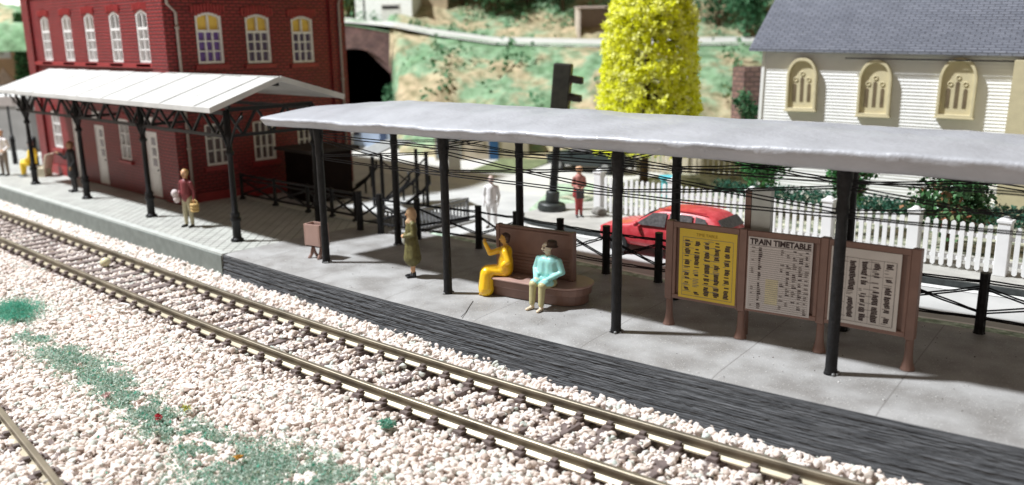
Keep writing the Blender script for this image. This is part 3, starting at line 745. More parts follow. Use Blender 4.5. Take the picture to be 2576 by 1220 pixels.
# soldier arches and sills
for (a, b, z0, z1) in up_f+lo_f:
    mb = MB(); mb.box((a-.12, YF-.10, z0-.16), (b+.12, YF-.003, z0-.03))
    mb.build('window_sill', REDP, st, bevel=.008); mb = MB()
    for i in range(9):
        x = a-.08+(b-a+.16)*i/8; mb.box((x-.045-.01*(i % 2), YF-.05-.004*(i % 2), z1+.03-.10*abs(i/8-.5)), (x+.045, YF-.004, z1+.30-.16*abs(i/8-.5)))
    mb.bar((a-.1, YF-.02, z1+.16), (b+.1, YF-.02, z1+.16), .03, .1); mb.build('brick_arch', REDP, st, bevel=.006)
for (a, b, z0, z1) in up_r+lo_r:
    mb = MB(); mb.box((XF+.003, a-.15, z0-.2), (XF+.10, b+.15, z0-.04)); mb.build('window_sill', REDP, st, bevel=.008); mb = MB()
    for i in range(11):
        y = a-.12+(b-a+.24)*i/10; mb.box((XF+.004, y-.045, z1+.02-.12*abs(i/10-.5)), (XF+.06, y+.045, z1+.34-.2*abs(i/10-.5)))
    mb.bar((XF+.02, a-.1, z1+.17), (XF+.02, b+.1, z1+.17), .03, .1); mb.build('brick_arch', REDP, st, bevel=.006)
# windows: each a part, with panes and frame as sub-parts
def window(plane, a, b, z0, z1, cols, rows, dep=.12, archtop=True, blind=None, pane=PANE, split=None, toppane=None):
    w_ = b-a
    def P(x, d, z): return (x, YF+d, z) if plane == 'F' else (XF-d, x, z)
    def bx(mb, x0, x1, d0, d1, q0, q1):
        p, q = P(x0, d0, q0), P(x1, d1, q1)
        mb.box(tuple(min(i, j) for i, j in zip(p, q)), tuple(max(i, j) for i, j in zip(p, q)))
    mb = MB(); fwid = .09
    bx(mb, a, a+fwid, .02, dep+.05, z0, z1); bx(mb, b-fwid, b, .02, dep+.05, z0, z1); bx(mb, a+fwid, b-fwid, .02, dep+.05, z0, z0+fwid)
    if archtop:
        pts = [(a+w_*k/8, z1-.13*(2*k/8-1)**2) for k in range(9)]
        for (p, q) in zip(pts[:-1], pts[1:]):
            bx(mb, p[0], q[0], .019, dep+.05, min(p[1], q[1])-fwid, min(p[1], q[1]))
        # brick infill above arch corners
    else: bx(mb, a+fwid, b-fwid, .02, dep+.05, z1-fwid, z1)
    sp_ = split if split else z1-fwid
    if split: bx(mb, a+fwid, b-fwid, .02, dep+.04, split-.05, split+.05)
    for c in range(1, cols):
        x = a+fwid+(w_-2*fwid)*c/cols; bx(mb, x-.03, x+.03, .035, dep+.03, z0+fwid, sp_-(.05 if split else 0))
    for r in range(1, rows):
        z = z0+fwid+(sp_-z0-fwid)*r/rows; bx(mb, a+fwid, b-fwid, .05, dep+.02, z-.028, z+.028)
    if split: x = (a+b)/2; bx(mb, x-.035, x+.035, .04, dep+.03, split+.05, z1-fwid-.02)
    f = mb.build('window', WINW, st, bevel=.006)
    mb = MB(); bx(mb, a, b, dep+.052, dep+.07, z0, sp_); mb.build('pane', pane, f)
    if split:
        mb = MB(); bx(mb, a, b, dep+.052, dep+.07, sp_, z1-.02); mb.build('blind' if blind else 'pane', blind or PANE, f)
    if archtop:
        mb = MB()
        for (p, q) in zip(pts[:-1], pts[1:]): bx(mb, p[0], q[0], .003, dep+.05, min(p[1], q[1])+.002, z1+.01)
        mb.build('brick_infill', REDP, f)
    return f
GREYP = mat('pane_grey', (.42, .40, .41), .3, .15, 3)
for i, (a, b, z0, z1) in enumerate(up_f):
    window('F', a, b, z0, z1, 2, 3, archtop=True, pane=GREYP, split=6.66, blind=(mat('brown_blind', (.20, .13, .05), .6) if i < 3 else DARK))
for (a, b, z0, z1) in lo_f: window('F', a, b, z0, z1, 2, 3, archtop=False, pane=GREYP)
for i, (a, b, z0, z1) in enumerate(up_r): window('R', a, b, z0, z1, 3, 3, archtop=True, pane=PURPLE if i == 0 else mat('purple_grey_curtain', (.13, .10, .17), .5), split=z0+1.22, blind=YBLIND)
for (a, b, z0, z1) in lo_r: window('R', a, b, z0, z1, 3, 3, archtop=False, pane=mat('pane_brown', (.14, .10, .10), .35, .2, 3))
for i, (a, b, z0, z1) in enumerate(doors_f):
    mb = MB(); mb.box((a, YF+.05, z0), (b, YF+.13, z1)); mb.box((a, YF+.02, z0), (a+.1, YF+.049, z1)); mb.box((b-.1, YF+.02, z0), (b, YF+.049, z1)); mb.box((a+.1, YF+.02, z1-.1), (b-.1, YF+.049, z1))
    mb.box((a+.2, YF+.03, z0+.15), (b-.2, YF+.049, z0+.95))
    d = mb.build('door', WINW, st, bevel=.008)
    mb = MB()
    for k in range(3): mb.box((a+.42, YF+.03, z0+1.25+.42*k), (b-.28, YF+.049, z0+1.55+.42*k))
    mb.build('pane', PANE, d); mb = MB(); mb.ball((b-.16, YF+.0, z0+1.1), .035); mb.build('handle', DARK, d)
for (a, b, z0, z1) in trans_f:
    mb = MB(); mb.box((a, YF-.05, z0+.03), (b, YF-.003, z1+.22)); mb.build('sign_panel', WINW, st)
# downpipes
mb = MB(); mb.tube([(XF+.25, YF-.02, HT), (XF+.25, YF+.02, 7.5), (XF+.22, YF+.33, 7.2), (XF+.22, YF+.33, 0)], .06, 8)
for z in (6.6, 4.2, 2.1): mb.lathe((XF+.22, YF+.33, z), [(.09, 0), (.09, .12)], 8)
mb.build('downpipe', PIPE, st)
mb = MB(); mb.tube([(XF+.9, YB+.1, 8.4), (XF+.3, YB-.3, 7.85), (XF+.22, YB-.35, 7.6), (XF+.22, YB-.35, 0)], .055, 8)
for z in (6.7, 4.4): mb.lathe((XF+.22, YB-.35, z), [(.085, 0), (.085, .1)], 8)
mb.build('downpipe', PIPE, st)
mb = MB(); mb.box((XL-.5, YF-.5, HT), (XF+.55, YB+.5, HT+.18)); mb.prism([(XL-.5, YF-.5, HT+.18), (XL-.5, YB+.5, HT+.18), (XL-.5, (YF+YB)/2, HT+2.6)], (XF-XL+1, 0, 0)); mb.build('roof', mat('station_roof', (.12, .11, .11), .7), st)

# --- white platform canopy in front of it
cn = thing('station_canopy', 'white panelled canopy on black cast iron columns in front of the brick station', 'canopy')
xa, xb = -43.6, -24.35; ye, yr, yk = 12.9, 15.3, 17.7; ze, zr, zk = 4.13, 4.93, 4.22
mb = MB(); npan = 17
for i in range(npan):
    x0 = xa+(xb-xa)*i/npan; x1 = xa+(xb-xa)*(i+1)/npan; g = .04; dz = .012*(i % 2)
    mb.prism([(x0+g, ye, ze+dz), (x0+g, yr, zr+dz), (x0+g, yr, zr+.09+dz), (x0+g, ye, ze+.09+dz)], (x1-x0-2*g, 0, 0))
mb.prism([(xa, ye+.01, ze-.01), (xa, yr, zr-.01), (xa, yr, zr+.035), (xa, ye+.01, ze+.035)], (xb-xa, 0, 0))
mb.bar((xa, ye-.02, ze+.03), (xb, ye-.02, ze+.03), .07, .16)
x0 = XF+.15
mb.prism([(x0, yr, zr), (x0, yk, zk), (x0, yk, zk+.09), (x0, yr, zr+.09)], (xb-x0, 0, 0))
mb.bar((xb, ye, ze+.05), (xb, yr, zr+.05), .06, .17); mb.bar((xb, yr, zr+.05), (xb, yk, zk+.05), .06, .17)
mb.bar((x0, yr, zr+.10), (xb, yr, zr+.10), .10, .03)
mb.build('roof', WHITE_ROOF, cn, bevel=.01)
cols = [(-42.3, 13.62), (-36.55, 13.62), (-30.8, 13.62), (-24.78, 13.6), (-24.9, 16.75)]
def column(mb, x, y):
    mb.lathe((x, y, 0), [(.20, 0), (.20, .07), (.15, .10), (.13, .16), (.13, .62), (.165, .66), (.17, .74), (.12, .78), (.15, .84), (.15, .9), (.10, .95), (.085, 2.4), (.08, 2.7), (.13, 2.74), (.13, 2.82), (.09, 2.88), (.11, 3.2), (.17, 3.35), (.11, 3.4), (.10, 4.1)], 14)
for (x, y) in cols:
    mb = MB(); column(mb, x, y); c_ = mb.build('column', BLK, cn)
    mb = MB()
    for sx in (-1, 1):
        mb.tube([(x+sx*.05, y, 2.9), (x+sx*.25, y, 3.35), (x+sx*.6, y, 3.75), (x+sx*.95, y, 3.95)], .04, 6)
        if y < 14: mb.tube([(x, y+sx*.05, 2.95), (x, y+sx*.2, 3.4), (x, y+sx*.4, 3.8), (x, y+sx*.55, 4.0)], .035, 6)
    mb.build('bracket', BLK, c_)
def truss(p, q, z0, z1, n):
    mb = MB(); p = Vector(p); q = Vector(q)
    mb.bar((p.x, p.y, z0), (q.x, q.y, z0), .09, .10); mb.bar((p.x, p.y, z1), (q.x, q.y, z1), .09, .12)
    for i in range(n):
        a = p.lerp(q, i/n); b = p.lerp(q, (i+.5)/n); c = p.lerp(q, (i+1)/n)
        mb.bar((a.x, a.y, z1), (b.x, b.y, z0), .08, .07); mb.bar((b.x, b.y, z0), (c.x, c.y, z1), .08, .07)
    return mb
for (a, b, n) in ((-43.3, -42.3, 1), (-42.3, -36.55, 4), (-36.55, -30.8, 4), (-30.8, -24.8, 4)): truss((a, 13.62, 0), (b, 13.62, 0), 3.28, 4.0, n).build('truss', BLK, cn)
truss((-24.78, 13.6, 0), (-24.85, 16.75, 0), 3.3, 4.1, 3).build('truss', BLK, cn)
truss((-30.8, 13.62, 0), (-30.8, 15.3, 0), 3.3, 4.1, 1).build('truss', BLK, cn)
truss((-36.55, 13.62, 0), (-36.55, 15.3, 0), 3.3, 4.1, 1).build('truss', BLK, cn)
mb = MB(); mb.bar((-31.9, 16.75, 3.95), (-24.6, 16.75, 3.95), .1, .12); mb.bar((-31.9, 13.62, 4.2), (-24.6, 13.62, 4.2), .08, .1); mb.bar((-32.2, 15.3, 4.8), (-24.5, 15.3, 4.8), .08, .1); mb.build('purlin', BLK, cn)

# ================================================================== HAND-MADE SHELTER
sh = thing('platform_shelter', 'long grey hand made shelter roof on plain black posts over the concrete platform', 'shelter')
PTOP = mat('shelter_roof_paint', (.40, .41, .44), .45, .10, .9, .7, 7, coat=.2)
nx, na = 260, 44
xs = np.linspace(-22.35, 3.5, nx)
prof = []   # (y offset from front edge, z offset) closed ring
ring = np.array([(0.24, .0), (.16, .0), (.10, .07), (.05, .17), (-.01, .27), (.0, .335), (.07, .365), (.25, .40), (.6, .46), (1.2, .56), (1.8, .62), (2.4, .64), (3.0, .58), (3.6, .46), (4.2, .30), (4.6, .16), (4.66, .08), (4.6, .02), (4.4, .04), (3.0, .34), (2.4, .42), (1.2, .36), (.5, .16)])
X = np.repeat(xs[None], len(ring)+1, 0); R_ = np.vstack([ring, ring[:1]])
yf = 13.32+bend(xs, .0040); zf = np.interp(xs, [-22.5, -18.6, -15.4, -12.8, -10.5, -8.4, -6.2, -4.7, -3.4, 3], [3.78, 3.84, 3.88, 3.90, 3.87, 3.86, 3.83, 3.82, 3.81, 3.78])
wob = (fbm(xs*1.3, xs*0, 1., 41)-.5)
Y = yf[None]+R_[:, 0:1]*1.0+(wob*.08)[None]*np.exp(-np.abs(R_[:, 0:1]))
crh = np.interp(xs, [-22.35, -18, -15, -10.4, -8.3, -5.9, -3.4], [.22, .23, .24, .28, .32, .36, .36])
rdh = np.interp(xs, [-22.35, -21, -18.8, -15, -12, -9.6, -7.2, -4], [.44, .52, .66, .60, .55, .55, .55, .50])
nr = len(ring)+1; Z = np.zeros_like(X)
for i in range(nr):
    rz = R_[i, 1]; ii = i % len(ring)
    if ii <= 5: Z[i] = zf+rz/.335*crh
    elif ii <= 13: Z[i] = zf+(crh+np.clip((rz-.335)/.305, -1, 1)*(rdh-crh) if rz >= .335 else rz/.335*crh)
    else: Z[i] = zf+np.minimum(rz*.8, crh*.6)
Z = Z+(fbm(xs*.9, xs*0+3, 1., 43)-.5)[None]*.05
xg = X+0
Zn = (fbm(X*1.5, R_[:, 0:1]*2+X*0, 1.2, 51)-.5)*.05*np.clip(R_[:, 1:2]*4, 0, 1)
Y += (fbm(X*2.2, R_[:, 1:2]*14+X*0, 1., 52)-.5)*.10*np.clip(1-np.abs(R_[:, 0:1])/.35, 0, 1)
Z += Zn
X = X+np.where(X < -22.2, (R_[:, 0:1]*.0), 0)
rf = grid('roof', X, Y, Z, PTOP, parent=sh)
mb = MB(); k = len(ring); mb.add([(X[j, 0], Y[j, 0], Z[j, 0]) for j in range(k)], [tuple(range(k))]); mb.build('roof_end', PTOP, sh)
fp = [(-20.34, 13.84), (-15.43, 13.99), (-10.57, 14.36), (-6.17, 15.06), (-1.9, 15.9)]
bp_ = [(-20.45, 16.56), (-15.72, 16.95), (-10.95, 17.15), (-7.03, 17.56), (-2.6, 18.4)]
POSTM = BLKF
for (x, y) in fp+bp_:
    mb = MB(); j = random.uniform(-.01, .01)
    mb.lathe((x, y, 0), [(.135, 0), (.12, .05), (.108, .12), (.105, .8), (.102+j, 1.2), (.106, 2.2), (.10, 3.0), (.12, 3.05), (.115, 3.15), (.105, 3.3), (.14, 3.62), (.14, 3.78), (.11, 3.9), (.10, 3.98)], 12)
    p_ = mb.build('post', POSTM, sh)
    mb = MB()
    for _ in range(9): a = random.uniform(0, 6.28); mb.ball((x+.13*cos(a), y+.13*sin(a), .02), random.uniform(.02, .05), n=6, m=4)
    mb.build('glue_blob', mat('glue_grey', (.20, .20, .20), .4, .4, 20), p_)
def threads(p, q, zs, mbb, r=.0150, pair=.045, sag=.05):
    for (za, zb) in zs:
        for e in (-1, 1):
            P0 = Vector((p[0], p[1], za+e*pair*random.uniform(.3, .9))); Q0 = Vector((q[0], q[1], zb+e*pair*random.uniform(.3, .9)))
            pts = []
            for i in range(9):
                t_ = i/8; v_ = P0.lerp(Q0, t_); v_.z -= sag*4*t_*(1-t_)*random.uniform(.3, 1)*.6; v_.y += random.uniform(-.008, .008); pts.append(v_)
            mbb.tube(pts, r, 5)
for row in (fp, bp_):
    for (p, q) in zip(row[:-1], row[1:]):
        mb = MB(); threads(p, q, [(3.62, 3.62), (3.5, 3.05), (3.05, 3.5), (2.98, 2.98)] if row is fp else [(3.66, 3.66), (3.56, 3.15), (3.15, 3.56)], mb); mb.build('bracing_thread', THREAD, sh)
for (p, q) in zip(fp, bp_):
    mb = MB(); threads(p, q, [(3.66, 3.66)], mb); mb.build('bracing_thread', THREAD, sh)

# --- rope fence behind the platform
fe = thing('rope_fence', 'low black fence of short posts and crossed thread behind the concrete platform', 'fence')
fpost = [(-23.05, 17.1), (-22.1, 17.2), (-20.5, 17.4), (-18.17, 17.78), (-16.7, 17.85), (-15.1, 17.9), (-13.57, 17.96), (-12.05, 18.14), (-10.4, 18.3), (-8.7, 18.5), (-6.8, 18.85), (-4.81, 19.2), (-2.7, 19.5)]
for (x, y) in fpost:
    mb = MB(); a = .075; s_ = random.uniform(-.01, .01)
    mb.lathe((x, y, 0), [(.13, 0), (.11, .05), (.105, .3), (.10, 1.22), (.105, 1.30)], 8, smooth=False); mb.build('post', POSTM, fe)
for (p, q) in zip(fpost[:-1], fpost[1:]):
    mb = MB(); threads(p, q, [(1.12, 1.12), (1.0, .45), (.45, 1.0), (.34, .34)], mb, .019, .035, .04); mb.build('thread', THREAD, fe)

# --- lattice fence behind station platform
lf = thing('lattice_fence', 'black crossed railing running along the back of the paved platform', 'fence')
lp = [Vector((-31.4, 17.62, 0)), Vector((-29.1, 17.68, 0)), Vector((-27.0, 17.74, 0)), Vector((-25.6, 17.8, 0)), Vector((-24.3, 17.86, 0))]
for p in lp:
    mb = MB(); mb.lathe(p, [(.13, 0), (.13, .07), (.07, .1), (.065, .95), (.09, 1.0), (.05, 1.05)], 10); mb.build('post', BLK, lf)
for p, q in zip(lp[:-1], lp[1:]):
    mb = MB(); dz = lambda v, z: (v.x, v.y, z)
    mb.bar(dz(p, .97), dz(q, .97), .09, .075); mb.bar(dz(p, .80), dz(q, .80), .06, .06); mb.bar(dz(p, .2), dz(q, .2), .07, .07)
    mb.bar(dz(p, .8), dz(q, .2), .05, .07); mb.bar(dz(p, .2), dz(q, .8), .052, .07)
    m_ = (p+q)/2; mb.tube([Vector((m_.x, m_.y, .5))+Vector((cos(a)*.14, 0, sin(a)*.14)) for a in np.linspace(0, 2*pi, 13)], .02, 5)
    mb.build('railing_panel', BLK, lf)

# ================================================================== PEOPLE
def cap_mesh(prims):
    mb = MB()
    for (p, q, ra, rb, mi) in prims:
        p = Vector(p); q = Vector(q); n = max(2, int((q-p).length/.05)+1)
        if (q-p).length < 1e-4: mb.ball(p, ra, n=12, m=8); continue
        mb.tube([p.lerp(q, i/n) for i in range(n+1)], [ra+(rb-ra)*i/n for i in range(n+1)], 10); mb.ball(p, ra, n=10, m=7); mb.ball(q, rb, n=10, m=7)
    return mb
def person(label, prims, mats, loc, rz, voxel=.017, scale=1., smooth=3, name='person'):
    mb = cap_mesh(prims); tmp = mb.build('tmp', mats[0])
    r = tmp.modifiers.new('r', 'REMESH'); r.mode = 'VOXEL'; r.voxel_size = voxel
    s = tmp.modifiers.new('s', 'SMOOTH'); s.factor = .5; s.iterations = smooth
    dg = bpy.context.evaluated_depsgraph_get(); me = bpy.data.meshes.new_from_object(tmp.evaluated_get(dg))
    bpy.data.objects.remove(tmp)
    me.materials.clear()
    for m in mats: me.materials.append(m)
    n = len(me.polygons); C = np.zeros(n*3); me.polygons.foreach_get('center', C); C = C.reshape(-1, 3)
    best = np.full(n, 1e9); idx = np.zeros(n, int)
    for (p, q, ra, rb, mi) in prims:
        p = np.array(p); q = np.array(q); d = q-p; L2 = max(1e-9, d@d); t_ = np.clip(((C-p)@d)/L2, 0, 1)
        dist = np.linalg.norm(C-(p+t_[:, None]*d), axis=1)-(ra+(rb-ra)*t_)
        b_ = dist < best; best[b_] = dist[b_]; idx[b_] = mi
    me.polygons.foreach_set('material_index', idx.astype(np.int32)); me.polygons.foreach_set('use_smooth', [True]*n); me.update()
    o = bpy.data.objects.new(name, me); col.objects.link(o); o.location = loc; o.rotation_euler = (0, 0, rz); o.scale = (scale,)*3
    return tag(o, label, 'person')
def hand(at, d, side, mi, s=1.):
    at = Vector(at); d = Vector(d).normalized(); sd = Vector(side).normalized(); out = [(at, at+d*.07*s, .036*s, .036*s, mi)]
    for k, L in enumerate((.055, .07, .065, .05)):
        b = at+d*.075*s+sd*(k-1.5)*.022*s; out.append((b, b+d*L*s-Vector((0, 0, .01)), .011*s, .009*s, mi))
    out.append((at+sd*-.03*s, at+sd*-.065*s+d*.05*s, .013*s, .010*s, mi)); return [(tuple(a), tuple(b), c, e, f) for a, b, c, e, f in out]
def head(c, mi, hair=None, r=.105, look=(0, -1, 0), face=None):
    c = Vector(c); l = Vector(look).normalized(); s = l.cross(Vector((0, 0, 1))).normalized()
    out = [(c+Vector((0, 0, .03)), c-Vector((0, 0, .045))+l*.012, r, r*.78, mi), (c+l*r*.98+Vector((0, 0, .015)), c+l*(r+.02)-Vector((0, 0, .02)), .014, .02, mi),
           (c+l*r*.80-Vector((0, 0, .07)), c+l*r*.86-Vector((0, 0, .07)), .022, .02, mi), (c-l*.02-Vector((0, 0, .1)), c-l*.025-Vector((0, 0, .19)), .058, .06, mi)]
    for e in (-1, 1): out.append((c+s*e*r*.95, c+s*e*r*1.0-Vector((0, 0, .03)), .02, .016, mi))
    if face is not None:
        for e in (-1, 1): out.append((c+l*r*.93+s*e*.037+Vector((0, 0, .018)), c+l*r*.94+s*e*.042+Vector((0, 0, .018)), .013, .013, face))
        out.append((c+l*r*.93+s*-.022-Vector((0, 0, .055)), c+l*r*.93+s*.022-Vector((0, 0, .055)), .009, .009, face))
    if hair is not None:
        out += [(c+Vector((0, 0, .06))-l*.02, c+Vector((0, 0, .045))-l*.05, r*.92, r*.95, hair), (c-l*.06, c-l*.065-Vector((0, 0, .05)), r*.75, r*.6, hair)]
    return [(tuple(a), tuple(b), x, y, z) for a, b, x, y, z in out]
SKIN = mat('figure_skin', (.62, .36, .20), .5, .1, 12, sss=.2); EYE = mat('figure_features', (.10, .05, .04), .5)

# standing man with maroon jacket
MAR = mat('maroon_cloth', (.20, .035, .04), .55, .15, 12); CRM = mat('cream_cloth', (.46, .42, .28), .55, .1, 10); SHOE = mat('shoe_black', (.012, .012, .014), .3)
HAIRY = mat('straw_hair', (.60, .36, .14), .55, .1, 14)
def legs(mi, ms, spread=.10, h=.88, r=(.105, .075, .055), foot=.17, sole=None):
    out = []
    for e in (-1, 1):
        out += [((e*.085, 0, h), (e*spread, -.01, h*.54), r[0], r[1], mi), ((e*spread, -.01, h*.54), (e*(spread+.005), .01, .1), r[1], r[2], mi),
                ((e*(spread+.005), .01, .10), (e*(spread+.005), .01, .07), .05, .05, ms), ((e*(spread+.01), .02, .045), (e*(spread+.03), -foot, .035), .047, .036, ms)]
    return out
pr = legs(1, 2, .115)
pr += [((0, 0, .92), (0, -.02, 1.02), .15, .155, 0), ((0, -.02, 1.05), (0, 0, 1.36), .165, .16, 0), ((-.13, 0, 1.40), (.13, 0, 1.40), .075, .075, 0), ((0, -.15, 1.1), (0, -.125, 1.38), .028, .03, 3)]
pr += [((-.2, 0, 1.38), (-.27, .03, 1.12), .065, .055, 0), ((-.27, .03, 1.12), (-.22, -.12, 1.0), .052, .042, 0)]+hand((-.22, -.12, 1.0), (.2, -.9, 0), (0, 0, 1), 4)
pr += [((.2, 0, 1.38), (.27, .03, 1.12), .065, .055, 0), ((.27, .03, 1.12), (.29, -.03, .88), .052, .042, 0)]+hand((.29, -.03, .88), (0, 0, -1), (0, 1, 0), 4)
pr += head((0, -.01, 1.66), 4, 5, face=6)
man_loc = Vector((-28.06, 13.68, 0)); man_rz = radians(20)
man = person('figure in a maroon jacket and cream trousers standing by the station corner with a basket', pr, [MAR, CRM, SHOE, WHITE, SKIN, HAIRY, EYE], man_loc, man_rz, scale=1.1)
def held(name, mb, mats, owner_loc, rz, scale, label, cat):
    o = mb.build(name, mats); o.location = owner_loc; o.rotation_euler = (0, 0, rz); o.scale = (scale,)*3; return tag(o, label, cat)
mb = MB(); pts = [(.30, -.03, .58)]
for k in range(3): mb.lathe((.31, -.04, .50+.09*k), [(.115+.004*k, 0), (.135+.004*k, .04), (.115+.004*k, .085)], 12)
mb.tube([(.31+.13*cos(a), -.04, .75+.12*sin(a)) for a in np.linspace(0, pi, 9)], .018, 6)
held('basket', mb, mat('wicker', (.62, .42, .16), .6, .2, 30, .8, 60), man_loc, man_rz, 1.1, 'yellow wicker basket hanging from the hand of the figure in maroon', 'basket')
mb = MB(); mb.ball((-.27, -.2, 1.06), .12, n=12, m=8, sc=(1, .9, 1.1)); mb.ball((-.22, -.2, .90), .11, n=12, m=8, sc=(1, .8, 1.2))
held('bundle', mb, mat('bundle_grey', (.60, .52, .52), .6, .08, 8), man_loc, man_rz, 1.1, 'pale pinkish bundle under the arm of the figure in maroon', 'bundle')

# woman in olive coat and headscarf
OLV = mat('olive_coat', (.13, .115, .035), .6, .2, 14, .5, 30); SCARF = mat('tan_scarf', (.50, .33, .19), .6, .12, 10)
pr = []
for e in (-1, 1): pr += [((e*.06, 0, .6), (e*.065, 0, .12), .06, .045, 1), ((e*.065, .01, .12), (e*.065, .01, .05), .055, .05, 2), ((e*.07, .02, .045), (e*.085, -.16, .035), .047, .036, 2)]
pr += [((0, 0, 1.0), (0, 0, .50), .155, .225, 0), ((-.07, 0, .95), (-.12, 0, .50), .12, .13, 0), ((.07, 0, .95), (.12, 0, .50), .12, .13, 0), ((0, 0, 1.0), (0, -.01, 1.2), .135, .15, 0), ((0, 0, 1.2), (0, 0, 1.36), .15, .13, 0), ((-.12, 0, 1.37), (.12, 0, 1.37), .07, .07, 0)]
for e in (-1, 1): pr += [((e*.18, 0, 1.36), (e*.23, .0, 1.12), .068, .058, 0), ((e*.23, 0, 1.12), (e*.07, -.19, 1.06), .056, .045, 0)]+hand((e*.06, -.2, 1.06), (-e*.8, -.3, 0), (0, 0, 1), 3)
pr += head((0, -.01, 1.60), 3, face=5)
pr += [((0, .01, 1.64), (0, .03, 1.55), .125, .125, 4), ((0, .02, 1.50), (0, 0, 1.40), .11, .13, 4), ((0, -.10, 1.40), (0, -.11, 1.34), .05, .03, 4)]
wl = Vector((-17.25, 14.42, 0)); wz = radians(-28)
person('figure in an olive green coat and tan headscarf standing alone between two posts', pr, [OLV, SKIN, SHOE, SKIN, SCARF, EYE], wl, wz, scale=1.07)
mb = MB(); mb.ball((-.17, -.15, .92), .11, n=14, m=8, sc=(.9, .5, 1.1)); mb.tube([(-.17+.07*cos(a), -.15, 1.0+.09*sin(a)) for a in np.linspace(0, pi, 8)], .012, 5)
held('handbag', mb, mat('bag_grey', (.33, .33, .27), .5), wl, wz, 1.07, 'small grey green handbag held in front of the olive coat', 'bag')

# bench with tall back
bz = atan2(15.96-15.72, -13.0+15.51)
BX = Vector((-15.35, 14.75, 0))
bench = thing('bench', 'brown bench with a tall panelled back and rounded ends on the concrete platform', 'bench', (-13.62, 15.28, 0), radians(10))
mb = MB()
def stadium(l, w_, z): 
    return [(l/2-w_/2+w_/2*cos(a), w_/2*sin(a), z) for a in np.linspace(-pi/2, pi/2, 12)]+[(-l/2+w_/2-w_/2*cos(a), -w_/2*sin(a), z) for a in np.linspace(-pi/2, pi/2, 12)]
mb.prism(stadium(2.7, 1.0, .02), (0, 0, .22)); mb.build('plinth', WOODBR, bench)
mb = MB(); mb.prism(stadium(2.85, 1.15, .24), (0, 0, .19)); mb.build('seat_box', WOODBR, bench, bevel=.03)
mb = MB(); mb.prism(stadium(2.95, 1.3, .432), (0, 0, .05)); mb.build('seat', BRPINK, bench, bevel=.02)
mb = MB(); B0, B1 = -1.2, .98
mb.box((B0+.02, .03, .482), (B1-.02, .16, 1.66)); mb.box((B0, -.01, 1.56), (B1, .03, 1.6))
for k in range(6): mb.bar((B0+.06, .02, .56+k*.085), (B1-.06, .02, .56+k*.085), .03, .05)
mb.box((B0, .0, .482), (B0+.1, .19, 1.67)); mb.box((B1-.1, .0, .482), (B1, .19, 1.67)); mb.build('backrest', WOODBR, bench, bevel=.025)

# seated figures (local -y is forward)
def seated(c_body, c_leg, c_foot, hd, arms, lean=0., kneex=.10, skirt=False, hipz=.56):
    pr = [((0, .0, hipz+.02), (0, .02, hipz+.2), .155, .15, c_body), ((0, .02, hipz+.2), (lean, .03, hipz+.5), .15, .155, c_body), ((lean-.12, .02, hipz+.56), (lean+.12, .02, hipz+.56), .08, .08, c_body)]
    for e in (-1, 1):
        pr += [((e*.09, 0, hipz), (e*kneex, -.40, hipz+.03), .10, .085, c_leg if not skirt else c_body), ((e*kneex, -.40, hipz+.02), (e*kneex, -.44, .15), .075, .058, c_leg), ((e*kneex, -.44, .14), (e*kneex, -.43, .06), .045, .042, c_foot), ((e*kneex, -.42, .05), (e*(kneex+.02), -.60, .035), .045, .035, c_foot)]
    return pr+hd+arms
MINT = mat('mint_resin', (.34, .66, .62), .35, .06, 4, sss=.5); KHAKI = mat('khaki_resin', (.46, .42, .22), .45, .08, 6, sss=.3); PALE = mat('pale_skin', (.66, .56, .42), .45, .06, 8, sss=.4); HAT = mat('dark_brown_felt', (.05, .025, .015), .6, .2, 20)
arms = []
for e in (-1, 1): arms += [((e*.21, .02, 1.1), (e*.29, .02, .84), .075, .068, 0), ((e*.29, .02, .84), (e*.12, -.26, .70), .065, .05, 0)]+hand((e*.12, -.26, .70), (-e*.5, -.8, -.1), (e*.8, -.4, 0), 2)
pr = seated(0, 1, 2, head((-.02, .0, 1.38), 2, face=4, look=(-.5, -1, 0)), arms)
pr += [((-.07, .02, .8), (-.06, .02, 1.05), .17, .165, 0), ((.07, .02, .8), (.06, .02, 1.05), .17, .165, 0)]
for e in (-1, 1): pr += [((e*.10, -.16, .60), (e*.10, -.34, .62), .105, .095, 0)]
ml = Vector((-12.92, 14.88, .0)); mz = radians(6)
mint = person('seated figure in a mint green coat and small dark hat on the brown bench', pr, [MINT, KHAKI, PALE, HAT, EYE], ml, mz); mint.scale = (1.28, 1.1, 1.0)
mb = MB(); mb.lathe((-.02, 0, 1.43), [(.125, 0), (.13, .012), (.095, .03), (.10, .09), (.085, .14), (.03, .15)], 14); h = mb.build('hat', HAT, mint); h.rotation_euler = (0, radians(4), 0)
YEL = mat('yellow_resin', (.92, .56, .02), .28, .06, 3, sss=.45, coat=.3); YSK = mat('yellow_brown_skin', (.66, .36, .07), .45, .15, 8, sss=.2)
pr = []
arms = [((-.14, -.02, 1.08), (-.13, -.36, .98), .085, .07, 0), ((-.13, -.36, .98), (-.11, -.47, 1.22), .064, .05, 0)]+hand((-.11, -.47, 1.22), (0, -.08, 1), (0, 1, 0), 1)
arms += [((.2, .02, 1.08), (.32, .1, .88), .08, .07, 0), ((.32, .1, .88), (.12, -.05, .72), .07, .06, 0)]+hand((.12, -.05, .72), (-.6, -.8, 0), (.8, -.6, 0), 1)
pr = seated(0, 0, 1, head((-.0, .0, 1.36), 1, 3, face=2, look=(-.15, -1, 0)), arms, skirt=True)
